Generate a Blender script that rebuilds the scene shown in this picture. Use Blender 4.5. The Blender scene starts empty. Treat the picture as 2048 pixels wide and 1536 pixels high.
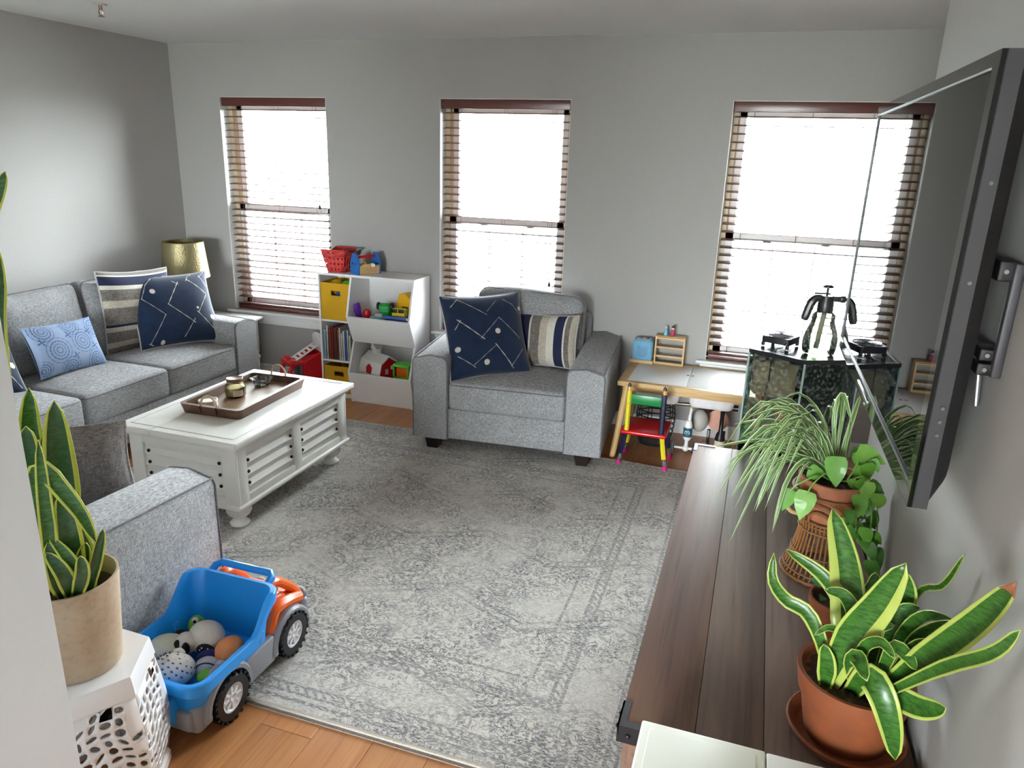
import bpy, math, random
from mathutils import Vector, Matrix
PI = math.pi
random.seed(7)
S = bpy.context.scene
COL = S.collection

# ------------------------------------------------------------------ camera
cam_d = bpy.data.cameras.new('camera')
cam_d.sensor_fit = 'HORIZONTAL'; cam_d.sensor_width = 36.0
cam_d.lens = 1471.566 / 2048 * 36.0
cam_d.clip_start = 0.05; cam_d.clip_end = 300
cam = bpy.data.objects.new('camera', cam_d); COL.objects.link(cam)
_r = Vector((0.94732584, 0.31884001, 0.0302458)); _u = Vector((-0.12208839, 0.2722023, 0.95446337))
_f = Vector((-0.29608813, 0.90788048, -0.29679093))
cam.matrix_world = Matrix(((_r.x, _u.x, -_f.x, 0.9722), (_r.y, _u.y, -_f.y, -4.7410), (_r.z, _u.z, -_f.z, 1.7381), (0, 0, 0, 1)))
S.camera = cam

# ------------------------------------------------------------------ sky, exposure
W = bpy.data.worlds.new('overcast_sky'); S.world = W; W.use_nodes = True
_bg = W.node_tree.nodes['Background']
_bg.inputs[0].default_value = (0.92, 0.97, 1.0, 1); _bg.inputs[1].default_value = 7.0
S.view_settings.view_transform = 'Standard'
S.view_settings.look = 'None'
S.view_settings.gamma = 1.0
S.view_settings.use_curve_mapping = False
S.view_settings.exposure = 3.54
try:
    S.cycles.use_denoising = True
    S.cycles.max_bounces = 9; S.cycles.diffuse_bounces = 4; S.cycles.transparent_max_bounces = 14
    S.cycles.sample_clamp_indirect = 8.0
    S.cycles.caustics_reflective = False; S.cycles.caustics_refractive = False
except Exception:
    pass

def portal(loc, rot, sx, sy):
    """sampling guide for daylight through an opening"""
    l = bpy.data.lights.new('daylight_portal', 'AREA'); l.shape = 'RECTANGLE'; l.size = sx; l.size_y = sy
    l.cycles.is_portal = True
    o = bpy.data.objects.new('daylight_portal', l); COL.objects.link(o); o.location = loc; o.rotation_euler = rot
WX = (-2.8844, -1.1337, 0.7265); WW = 0.8887; WZ0 = 0.520; WZ1 = 2.080; WALL_T = 0.20
for _x in WX:
    portal((_x + WW / 2, WALL_T + 0.02, (WZ0 + WZ1) / 2), (-PI / 2, 0, 0), WW, WZ1 - WZ0)
BACK_Y = -10.0
BX_0, BX_1 = -1.6, 0.95
portal(((BX_0 + BX_1) / 2, BACK_Y - 0.12, 1.06), (PI / 2, 0, 0), BX_1 - BX_0, 2.1)
# the photographer's flash, just above the lens
fl_d = bpy.data.lights.new('camera_flash', 'AREA'); fl_d.shape = 'RECTANGLE'; fl_d.size = 0.07; fl_d.size_y = 0.04; fl_d.energy = 0.03; fl_d.color = (1.0, 0.97, 0.92)
fl_o = bpy.data.objects.new('camera_flash', fl_d); COL.objects.link(fl_o)
fl_o.matrix_world = Matrix.Translation(_r * 0.07 + _u * 0.10 - _f * 0.02) @ cam.matrix_world

# ------------------------------------------------------------------ helpers
def lin(c):
    return tuple(((v / 255) / 12.92 if v / 255 <= 0.04045 else ((v / 255 + 0.055) / 1.055) ** 2.4) for v in c[:3]) + (1.0,)

class NG:
    def __init__(s, name):
        s.m = bpy.data.materials.new(name); s.m.use_nodes = True
        s.t = s.m.node_tree; s.b = s.t.nodes['Principled BSDF']; s.out = s.t.nodes['Material Output']
    def n(s, typ, ins=None, **props):
        nd = s.t.nodes.new('ShaderNode' + typ)
        for k, v in props.items(): setattr(nd, k, v)
        for k, v in (ins or {}).items(): s.set(nd.inputs[k], v)
        return nd
    def set(s, sock, v):
        if hasattr(v, 'is_output'): s.t.links.new(v, sock)
        elif hasattr(v, 'outputs'): s.t.links.new(v.outputs[0], sock)
        else: sock.default_value = v
    def math(s, op, a, b=0.0, c=0.0, clamp=False):
        nd = s.t.nodes.new('ShaderNodeMath'); nd.operation = op; nd.use_clamp = clamp
        s.set(nd.inputs[0], a); s.set(nd.inputs[1], b); s.set(nd.inputs[2], c)
        return nd.outputs[0]
    def mapr(s, v, a, b, c=0.0, d=1.0, smooth=True):
        nd = s.t.nodes.new('ShaderNodeMapRange'); nd.interpolation_type = 'SMOOTHSTEP' if smooth else 'LINEAR'
        s.set(nd.inputs['Value'], v); nd.inputs['From Min'].default_value = a; nd.inputs['From Max'].default_value = b
        nd.inputs['To Min'].default_value = c; nd.inputs['To Max'].default_value = d
        return nd.outputs[0]
    def mix(s, f, a, b, typ='MIX'):
        nd = s.t.nodes.new('ShaderNodeMix'); nd.data_type = 'RGBA'; nd.blend_type = typ
        s.set(nd.inputs[0], f); s.set(nd.inputs[6], a); s.set(nd.inputs[7], b)
        return nd.outputs[2]
    def coords(s, scale=(1, 1, 1), kind='Object', rot=(0, 0, 0)):
        tc = s.n('TexCoord'); mp = s.n('Mapping', {'Vector': tc.outputs[kind]})
        mp.inputs['Scale'].default_value = scale; mp.inputs['Rotation'].default_value = rot
        return mp.outputs[0]
    def noise(s, vec, scale, detail=3.0, rough=0.5, dist=0.0):
        nd = s.n('TexNoise', {'Vector': vec, 'Scale': scale, 'Detail': detail, 'Roughness': rough, 'Distortion': dist})
        return nd.outputs['Fac']
    def bump(s, h, strength=0.3, dist=0.002):
        nd = s.n('Bump', {'Height': h, 'Strength': strength, 'Distance': dist}); s.t.links.new(nd.outputs[0], s.b.inputs['Normal'])
    def base(s, col=None, rough=None, metal=None, spec=None):
        if col is not None: s.set(s.b.inputs['Base Color'], col)
        if rough is not None: s.set(s.b.inputs['Roughness'], rough)
        if metal is not None: s.b.inputs['Metallic'].default_value = metal
        if spec is not None: s.b.inputs['Specular IOR Level'].default_value = spec

MATS = {}
def M(name, col=(200, 200, 200), rough=0.5, metal=0.0, spec=0.5, var=0.06, scale=30.0, bump=0.0, stretch=(1, 1, 1), coat=0.0):
    """plain procedural material: colour with a little noise variation and optional relief"""
    if name in MATS: return MATS[name]
    g = NG(name); v = g.coords(stretch)
    f = g.noise(v, scale, 3)
    a = lin(tuple(max(0, x * (1 - var)) for x in col)); b = lin(tuple(min(255, x * (1 + var)) for x in col))
    g.base(g.mix(f, a, b), rough, metal, spec)
    if bump: g.bump(f, bump)
    if coat: g.b.inputs['Coat Weight'].default_value = coat; g.b.inputs['Coat Roughness'].default_value = 0.1
    MATS[name] = g.m
    return g.m

def fabric(name, c1, c2, sc=1.0, weave=0.5):
    if name in MATS: return MATS[name]
    g = NG(name)
    n1 = g.noise(g.coords((40 * sc, 40 * sc, 300 * sc)), 1.0, 2)
    n2 = g.noise(g.coords((300 * sc, 300 * sc, 40 * sc)), 1.0, 2)
    n3 = g.noise(g.coords(), 9.0, 3)
    f = g.math('ADD', g.math('MULTIPLY', n1, 0.5), g.math('MULTIPLY', n2, 0.5))
    f = g.mapr(f, 0.36, 0.64)
    c = g.mix(f, lin(c1), lin(c2))
    c = g.mix(g.mapr(n3, 0.3, 0.7, 0.0, 0.18), c, lin(tuple(x * 0.8 for x in c1)))
    g.base(c, 0.95, 0, 0.15)
    g.b.inputs['Sheen Weight'].default_value = 0.25
    g.bump(f, weave, 0.0015)
    MATS[name] = g.m
    return g.m

def glass(name, tint=(235, 245, 242), alpha=0.1, rough=0.02, milk=0.0):
    """thin clear pane: transparent with fresnel gloss, optional milky white for condensation"""
    if name in MATS: return MATS[name]
    g = NG(name); t = g.t
    tr = g.n('BsdfTransparent', {'Color': lin(tint)}); gl = g.n('BsdfGlossy', {'Roughness': rough})
    fr = g.n('Fresnel', {'IOR': 1.45})
    fac = g.math('ADD', fr.outputs[0], alpha, clamp=True)
    mx = g.n('MixShader', {0: fac, 1: tr.outputs[0], 2: gl.outputs[0]})
    o = mx.outputs[0]
    if milk:
        n = g.noise(g.coords(), 70.0, 4); f = g.mapr(n, 0.45, 0.75, 0.0, milk)
        df = g.n('BsdfDiffuse', {'Color': lin((190, 195, 195))})
        o = g.n('MixShader', {0: f, 1: o, 2: df.outputs[0]}).outputs[0]
    t.links.new(o, g.out.inputs['Surface'])
    MATS[name] = g.m
    return g.m

class MB:
    """collects geometry and links it as one mesh object"""
    def __init__(s): s.v = []; s.f = []; s.mi = []; s.cur = 0
    def add(s, vs, fs):
        o = len(s.v); s.v += [tuple(p) for p in vs]
        for f in fs: s.f.append(tuple(i + o for i in f)); s.mi.append(s.cur)
        return s
    def xf(s, vs, rot=None, loc=None):
        if rot is not None:
            m = rot if isinstance(rot, Matrix) else (Matrix.Rotation(rot[2], 3, 'Z') @ Matrix.Rotation(rot[1], 3, 'Y') @ Matrix.Rotation(rot[0], 3, 'X'))
            vs = [m @ Vector(p) for p in vs]
        if loc is not None: vs = [Vector(p) + Vector(loc) for p in vs]
        return vs
    def box(s, c, d, rot=None):
        x, y, z = d[0] / 2, d[1] / 2, d[2] / 2
        vs = [(-x, -y, -z), (x, -y, -z), (x, y, -z), (-x, y, -z), (-x, -y, z), (x, -y, z), (x, y, z), (-x, y, z)]
        return s.add(s.xf(vs, rot, c), [(3, 2, 1, 0), (4, 5, 6, 7), (0, 1, 5, 4), (1, 2, 6, 5), (2, 3, 7, 6), (3, 0, 4, 7)])
    def b2(s, x0, x1, y0, y1, z0, z1): return s.box(((x0 + x1) / 2, (y0 + y1) / 2, (z0 + z1) / 2), (x1 - x0, y1 - y0, z1 - z0))
    def rbox(s, c, d, r=0.02, k=2, m=1, rot=None, fn=None):
        """rounded box; fn(x,y,z, hx,hy,hz) may displace points"""
        h = (d[0] / 2, d[1] / 2, d[2] / 2); r = min(r, min(h) * 0.999)
        def ticks(H):
            a = [-H + r * (1 - math.cos(i / k * PI / 2)) for i in range(k)]
            inner = [-(H - r) + 2 * (H - r) * i / m for i in range(m + 1)]
            return a + inner + [-t for t in reversed(a)]
        T = [ticks(H) for H in h]
        def rnd(p):
            q = Vector([max(-(h[i] - r), min(h[i] - r, p[i])) for i in range(3)]); e = Vector(p) - q
            if e.length > 1e-9: e = e.normalized() * r
            o = q + e
            return fn(o, h) if fn else o
        for ax in range(3):
            a, b = (ax + 1) % 3, (ax + 2) % 3
            for sg in (-1, 1):
                A, B = T[a], T[b]; vs = []
                for t in A:
                    for w in B:
                        p = [0, 0, 0]; p[ax] = sg * h[ax]; p[a] = t; p[b] = w; vs.append(rnd(p))
                nb = len(B); fs = []
                for i in range(len(A) - 1):
                    for j in range(nb - 1):
                        q = (i * nb + j, (i + 1) * nb + j, (i + 1) * nb + j + 1, i * nb + j + 1)
                        fs.append(q if sg > 0 else q[::-1])
                s.add(s.xf(vs, rot, c), fs)
        return s
    def lathe(s, prof, n=24, c=(0, 0, 0), rot=None, caps=True, a0=0.0):
        vs = []; fs = []
        for r, z in prof:
            for i in range(n):
                a = a0 + 2 * PI * i / n; vs.append((r * math.cos(a), r * math.sin(a), z))
        for j in range(len(prof) - 1):
            for i in range(n):
                i2 = (i + 1) % n; fs.append((j * n + i, j * n + i2, (j + 1) * n + i2, (j + 1) * n + i))
        if caps:
            fs.append(tuple(range(n - 1, -1, -1))); o = (len(prof) - 1) * n; fs.append(tuple(o + i for i in range(n)))
        return s.add(s.xf(vs, rot, c), fs)
    def cyl(s, a, b, r, n=12, r2=None):
        a = Vector(a); b = Vector(b); d = b - a
        q = d.to_track_quat('Z', 'Y').to_matrix()
        return s.lathe([(r, 0), (r if r2 is None else r2, d.length)], n, a, q)
    def tube(s, pts, r, n=8, closed=False, sx=1.0):
        P = [Vector(p) for p in pts]; L = len(P); R = r if isinstance(r, (list, tuple)) else [r] * L
        vs = []; fs = []; up = None
        for i in range(L):
            if closed: t = P[(i + 1) % L] - P[i - 1]
            else: t = P[min(i + 1, L - 1)] - P[max(i - 1, 0)]
            t = t.normalized() if t.length > 1e-9 else Vector((0, 0, 1))
            if up is None: up = Vector((0, 0, 1)) if abs(t.z) < 0.9 else Vector((1, 0, 0))
            sd = t.cross(up); sd = sd.normalized() if sd.length > 1e-6 else Vector((1, 0, 0)); up = sd.cross(t).normalized()
            for k in range(n):
                a = 2 * PI * k / n; vs.append(P[i] + sd * (math.cos(a) * R[i] * sx) + up * (math.sin(a) * R[i]))
        for i in range(L if closed else L - 1):
            j = (i + 1) % L
            for k in range(n):
                k2 = (k + 1) % n; fs.append((i * n + k, j * n + k, j * n + k2, i * n + k2))
        if not closed:
            fs.append(tuple(range(n))); fs.append(tuple((L - 1) * n + k for k in range(n - 1, -1, -1)))
        return s.add(vs, fs)
    def prism(s, poly, a, b, axis='y'):
        """poly: 2D outline; axis y: (x,z), axis x: (y,z), axis z: (x,y)"""
        n = len(poly)
        def P(p, t): return {'y': (p[0], t, p[1]), 'x': (t, p[0], p[1]), 'z': (p[0], p[1], t)}[axis]
        vs = [P(p, a) for p in poly] + [P(p, b) for p in poly]
        fs = [tuple(range(n)), tuple(range(2 * n - 1, n - 1, -1))] + [(i, i + n, (i + 1) % n + n, (i + 1) % n) for i in range(n)]
        return s.add(vs, fs)
    def grid(s, fn, nu, nv, closed_u=False, mi=None):
        vs = [fn(i / (nu if closed_u else nu) , j / nv) for i in range(nu if closed_u else nu + 1) for j in range(nv + 1)]
        o = len(s.v); s.v += [tuple(p) for p in vs]; m = nv + 1; cu = nu
        for i in range(cu):
            i2 = (i + 1) % nu if closed_u else i + 1
            for j in range(nv):
                s.f.append((o + i * m + j, o + i2 * m + j, o + i2 * m + j + 1, o + i * m + j + 1)); s.mi.append(mi(i, j) if mi else s.cur)
        return s
    def ball(s, c, r, n=16, m=10, rot=None, sc=(1, 1, 1)):
        prof = []
        vs = []; fs = []
        for j in range(m + 1):
            t = PI * j / m
            for i in range(n):
                a = 2 * PI * i / n
                vs.append((r * sc[0] * math.sin(t) * math.cos(a), r * sc[1] * math.sin(t) * math.sin(a), -r * sc[2] * math.cos(t)))
        for j in range(m):
            for i in range(n):
                i2 = (i + 1) % n; fs.append((j * n + i, j * n + i2, (j + 1) * n + i2, (j + 1) * n + i))
        return s.add(s.xf(vs, rot, c), fs)
    def mesh(s, name, mats, smooth=True, angle=0.6, fix=True):
        me = bpy.data.meshes.new(name); me.from_pydata(s.v, [], s.f)
        if not isinstance(mats, (list, tuple)): mats = [mats]
        for m in mats: me.materials.append(m)
        me.polygons.foreach_set('material_index', s.mi)
        if fix:
            import bmesh
            bm = bmesh.new(); bm.from_mesh(me); bmesh.ops.remove_doubles(bm, verts=bm.verts, dist=1e-5)
            bmesh.ops.recalc_face_normals(bm, faces=bm.faces); bm.to_mesh(me); bm.free()
        if smooth:
            me.polygons.foreach_set('use_smooth', [True] * len(me.polygons))
            me.set_sharp_from_angle(angle=angle)
        me.update()
        return me
    def build(s, name, mats, parent=None, loc=None, rot=None, smooth=True, angle=0.6, fix=True):
        return link(name, s.mesh(name, mats, smooth, angle, fix), parent, loc, rot)

def link(name, me, parent=None, loc=None, rot=None):
    o = bpy.data.objects.new(name, me); COL.objects.link(o)
    if parent: o.parent = parent
    if loc is not None: o.location = loc
    if rot is not None: o.rotation_euler = rot
    return o
def tag(o, label, cat, group=None, kind=None):
    o['label'] = label; o['category'] = cat
    if group: o['group'] = group
    if kind: o['kind'] = kind
    return o
def thing(name, label, cat, loc=(0, 0, 0), rotz=0.0, group=None, rot=None):
    o = bpy.data.objects.new(name, None); COL.objects.link(o); o.empty_display_size = 0.05
    o.location = loc; o.rotation_euler = rot if rot else (0, 0, rotz)
    return tag(o, label, cat, group)
def struct(o, label=None, cat=None):
    o['kind'] = 'structure'
    if label: o['label'] = label
    if cat: o['category'] = cat
    return o
def spline(P, n):
    """Catmull-Rom through points, n samples"""
    P = [Vector(p) for p in P]; Q = [P[0] * 2 - P[1]] + P + [P[-1] * 2 - P[-2]]; out = []
    for i in range(n + 1):
        t = i / n * (len(P) - 1); k = min(int(t), len(P) - 2); t -= k
        a, b, c, d = Q[k], Q[k + 1], Q[k + 2], Q[k + 3]
        out.append(0.5 * ((2 * b) + (c - a) * t + (2 * a - 5 * b + 4 * c - d) * t * t + (3 * b - a - 3 * c + d) * t ** 3))
    return out
def arc(c, r, a0, a1, n, ax='xz'):
    out = []
    for i in range(n + 1):
        a = a0 + (a1 - a0) * i / n; x = r * math.cos(a); y = r * math.sin(a)
        out.append(Vector(c) + Vector({'xz': (x, 0, y), 'yz': (0, x, y), 'xy': (x, y, 0)}[ax]))
    return out
def rpoly(w0, w1, h0, h1, r, n=4):
    """rounded rectangle outline"""
    o = []
    for cx, cy, a in ((w1 - r, h0 + r, -PI / 2), (w1 - r, h1 - r, 0), (w0 + r, h1 - r, PI / 2), (w0 + r, h0 + r, PI)):
        for i in range(n + 1):
            t = a + PI / 2 * i / n; o.append((cx + r * math.cos(t), cy + r * math.sin(t)))
    return o
# ------------------------------------------------------------------ surface materials
m_wall = M('wall_paint_grey', (166, 164, 161), 0.75, spec=0.3, var=0.015, scale=60, bump=0.05)
m_white_wall = M('wall_paint_white', (212, 216, 220), 0.6, spec=0.3, var=0.01, scale=60)
m_ceil = M('ceiling_paint', (214, 216, 216), 0.9, spec=0.1, var=0.02, scale=80, bump=0.08)
m_trim = M('trim_white', (226, 227, 225), 0.4, var=0.015)
m_tan = M('window_vinyl_tan', (205, 190, 160), 0.45, var=0.03)
m_blind = M('blind_wood', (92, 50, 44), 0.28, var=0.18, scale=14, stretch=(1, 12, 12), spec=0.6)
m_cord = M('cord_dark', (80, 62, 58), 0.8)
m_pane = glass('window_glass', (250, 252, 252), 0.02)

def wood(name, c1, c2, c3, axis='y', sc=1.0, rough=0.4, rnd=0.0, bump=0.15, spec=0.5):
    """streaky wood grain along one axis"""
    if name in MATS: return MATS[name]
    g = NG(name)
    st = {'x': (1.2, 14, 14), 'y': (14, 1.2, 14), 'z': (14, 14, 1.2)}[axis]
    tc = g.n('TexCoord'); oi = g.n('ObjectInfo')
    off = g.n('VectorMath', {0: tc.outputs['Object']}, operation='ADD')
    cx = g.n('CombineXYZ', {0: g.math('MULTIPLY', oi.outputs['Random'], 13.0), 1: g.math('MULTIPLY', oi.outputs['Random'], 29.0), 2: 0.0})
    g.set(off.inputs[1], cx.outputs[0])
    mp = g.n('Mapping', {'Vector': off.outputs[0]}); mp.inputs['Scale'].default_value = tuple(v * sc for v in st)
    n1 = g.noise(mp.outputs[0], 1.0, 4, 0.6, 0.4)
    mp2 = g.n('Mapping', {'Vector': off.outputs[0]}); mp2.inputs['Scale'].default_value = tuple(v * sc * (6 if v > 2 else 2) for v in st)
    n2 = g.noise(mp2.outputs[0], 1.0, 3, 0.6)
    c = g.mix(g.mapr(n1, 0.3, 0.7), lin(c1), lin(c2))
    c = g.mix(g.mapr(n2, 0.45, 0.75, 0.0, 0.6), c, lin(c3))
    if rnd:
        k = g.math('ADD', g.math('MULTIPLY', oi.outputs['Random'], rnd), 1 - rnd / 2)
        hs = g.n('HueSaturation', {'Value': k, 'Color': c}); c = hs.outputs[0]
    g.base(c, rough, 0, spec); g.bump(n2, bump, 0.001)
    MATS[name] = g.m
    return g.m
m_floor = wood('floor_oak', (196, 138, 88), (176, 116, 68), (150, 92, 52), 'y', 1.0, 0.34, 0.22)
m_ground = M("ground_lawn", (150, 152, 146), 0.9, var=0.2, scale=2)

# ------------------------------------------------------------------ the room
XL, XR, XA = -3.298, 1.40, 1.98
H = 2.44
g = MB(); g.b2(-40, 40, 0.6, 60, -0.5, -0.3); struct(g.build('ground', m_ground, smooth=False), 'pale lawn and street outside the windows', 'ground')
g = MB(); g.b2(-40, 40, -60, BACK_Y - 0.5, -0.5, -0.3); struct(g.build('ground', m_ground, smooth=False), 'pale lawn outside the glass door behind the room', 'ground')

fl = MB(); fl.b2(XL - 0.2, XA + 0.15, BACK_Y - 0.2, 0.2, -0.2, -0.012)
floor = struct(fl.build('floor', m_floor, smooth=False), 'honey coloured wooden plank floor of the living room', 'floor')
PWID, PLEN = 0.185, 1.26
def plank_mesh(w, l):
    b = MB(); e = 0.0012
    b.add([(-w/2, -l/2, -.011), (w/2, -l/2, -.011), (w/2, l/2, -.011), (-w/2, l/2, -.011), (-w/2, -l/2, -e), (w/2, -l/2, -e), (w/2, l/2, -e), (-w/2, l/2, -e),
           (-w/2+e, -l/2+e, 0), (w/2-e, -l/2+e, 0), (w/2-e, l/2-e, 0), (-w/2+e, l/2-e, 0)],
          [(3, 2, 1, 0), (0, 1, 5, 4), (1, 2, 6, 5), (2, 3, 7, 6), (3, 0, 4, 7), (4, 5, 9, 8), (5, 6, 10, 9), (6, 7, 11, 10), (7, 4, 8, 11), (8, 9, 10, 11)])
    return b.mesh('plank', m_floor, smooth=False)
_pm = {}
_x = XL + PWID / 2; _i = 0
while _x < XA:
    y1 = 0.0 - (0 if _i % 3 == 0 else 0); off = (_i * 0.47) % 1.0 * PLEN
    ys = [0.0]; y = -off if off > 0.15 else -PLEN
    while y > -4.7: ys.append(y); y -= PLEN
    ys.append(-4.9)
    for a, b in zip(ys[:-1], ys[1:]):
        l = round(a - b - 0.0008, 3)
        if l < 0.05: continue
        if l not in _pm: _pm[l] = plank_mesh(PWID - 0.0008, l)
        link('plank', _pm[l], floor, (_x, (a + b) / 2, 0))
    _x += PWID; _i += 1
# the floor behind the camera carries on level with the planks
g = MB(); g.b2(XL, XA, BACK_Y, -4.9, -0.012, 0.0); g.build('plank_field', m_floor, floor, smooth=False)

c = MB(); c.b2(XL - 0.2, XA + 0.15, BACK_Y - 0.2, 0.2, H, H + 0.15)
struct(c.build('ceiling', m_ceil, smooth=False), 'flat white ceiling of the living room', 'ceiling')

w = MB()
xs = [XL - 0.2, WX[0], WX[0] + WW, WX[1], WX[1] + WW, WX[2], WX[2] + WW, XA + 0.15]
for k in range(7):
    if k % 2 == 0: w.b2(xs[k], xs[k + 1], 0, WALL_T, 0, H)
    else:
        w.b2(xs[k], xs[k + 1], 0, WALL_T, 0, WZ0 - 0.02); w.b2(xs[k], xs[k + 1], 0, WALL_T, WZ1, H)
struct(w.build('wall_far', m_wall, smooth=False), 'long grey wall with the three blind-covered windows', 'wall')
w = MB(); w.b2(XL - 0.2, XL, BACK_Y, 0, 0, H)
struct(w.build('wall_left', m_wall, smooth=False), 'plain grey wall behind the long sofa', 'wall')
w = MB(); w.b2(XR, XR + 0.12, BACK_Y, -2.15, 0, H)
struct(w.build('wall_right', m_wall, smooth=False), 'grey wall carrying the television', 'wall')
w = MB(); w.b2(XA, XA + 0.15, -2.4, 0, 0, H); w.b2(XR + 0.12, XA, -2.4, -2.28, 0, H)
struct(w.build('wall_alcove', m_wall, smooth=False), 'grey alcove wall beyond the end of the television wall', 'wall')
w = MB(); w.b2(-0.80, -0.307, -4.35, -3.80, 0, H)
struct(w.build('wall_near', m_white_wall, smooth=False), 'pale end of a partition wall beside the ceramic stool', 'wall')
w = MB(); w.b2(XL, BX_0, BACK_Y - 0.2, BACK_Y, 0, H); w.b2(BX_1, XR, BACK_Y - 0.2, BACK_Y, 0, H); w.b2(BX_0, BX_1, BACK_Y - 0.2, BACK_Y, 2.1, H)
struct(w.build('wall_back', m_white_wall, smooth=False), 'pale wall with the glass door behind the room', 'wall')
for nm, a in (('baseboard_far', (XL, XA, -0.014, 0, 0, 0.085)), ('baseboard_left', (XL, XL + 0.014, -3.80, -0.014, 0, 0.085)),
              ('baseboard_right', (XR - 0.014, XR, -3.6, -2.15, 0, 0.085))):
    b = MB(); b.b2(*a); x0, x1, y0, y1, z0, z1 = a
    b.rbox(((x0 + x1) / 2, (y0 + y1) / 2, 0.088), (x1 - x0 - 0.0, y1 - y0 - 0.0, 0.012), 0.004)
    o = b.build(nm, m_trim); struct(o, 'white baseboard along the ' + {'f': 'window', 'l': 'sofa', 'r': 'television'}[nm[10]] + ' wall', 'baseboard')

# glass door behind the camera
d = bpy.data.objects.new('door_1', None); COL.objects.link(d); struct(d, 'white framed glass sliding door behind the room', 'door')
f = MB(); xd_ = [BX_0 + (BX_1 - BX_0) * k / 2 for k in range(3)]
for x_ in xd_: f.b2(max(BX_0, x_ - 0.035), min(BX_1, x_ + 0.035), BACK_Y - 0.12, BACK_Y - 0.04, 0, 2.1)
f.b2(BX_0, BX_1, BACK_Y - 0.12, BACK_Y - 0.04, 2.02, 2.1); f.b2(BX_0, BX_1, BACK_Y - 0.12, BACK_Y - 0.04, 0, 0.08)
f.build('door_frame', m_trim, d, smooth=False)
for k in range(2):
    q = MB(); q.b2(xd_[k] + 0.035, xd_[k + 1] - 0.035, BACK_Y - 0.085, BACK_Y - 0.079, 0.08, 2.02); q.build('pane', m_pane, d, smooth=False)

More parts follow.
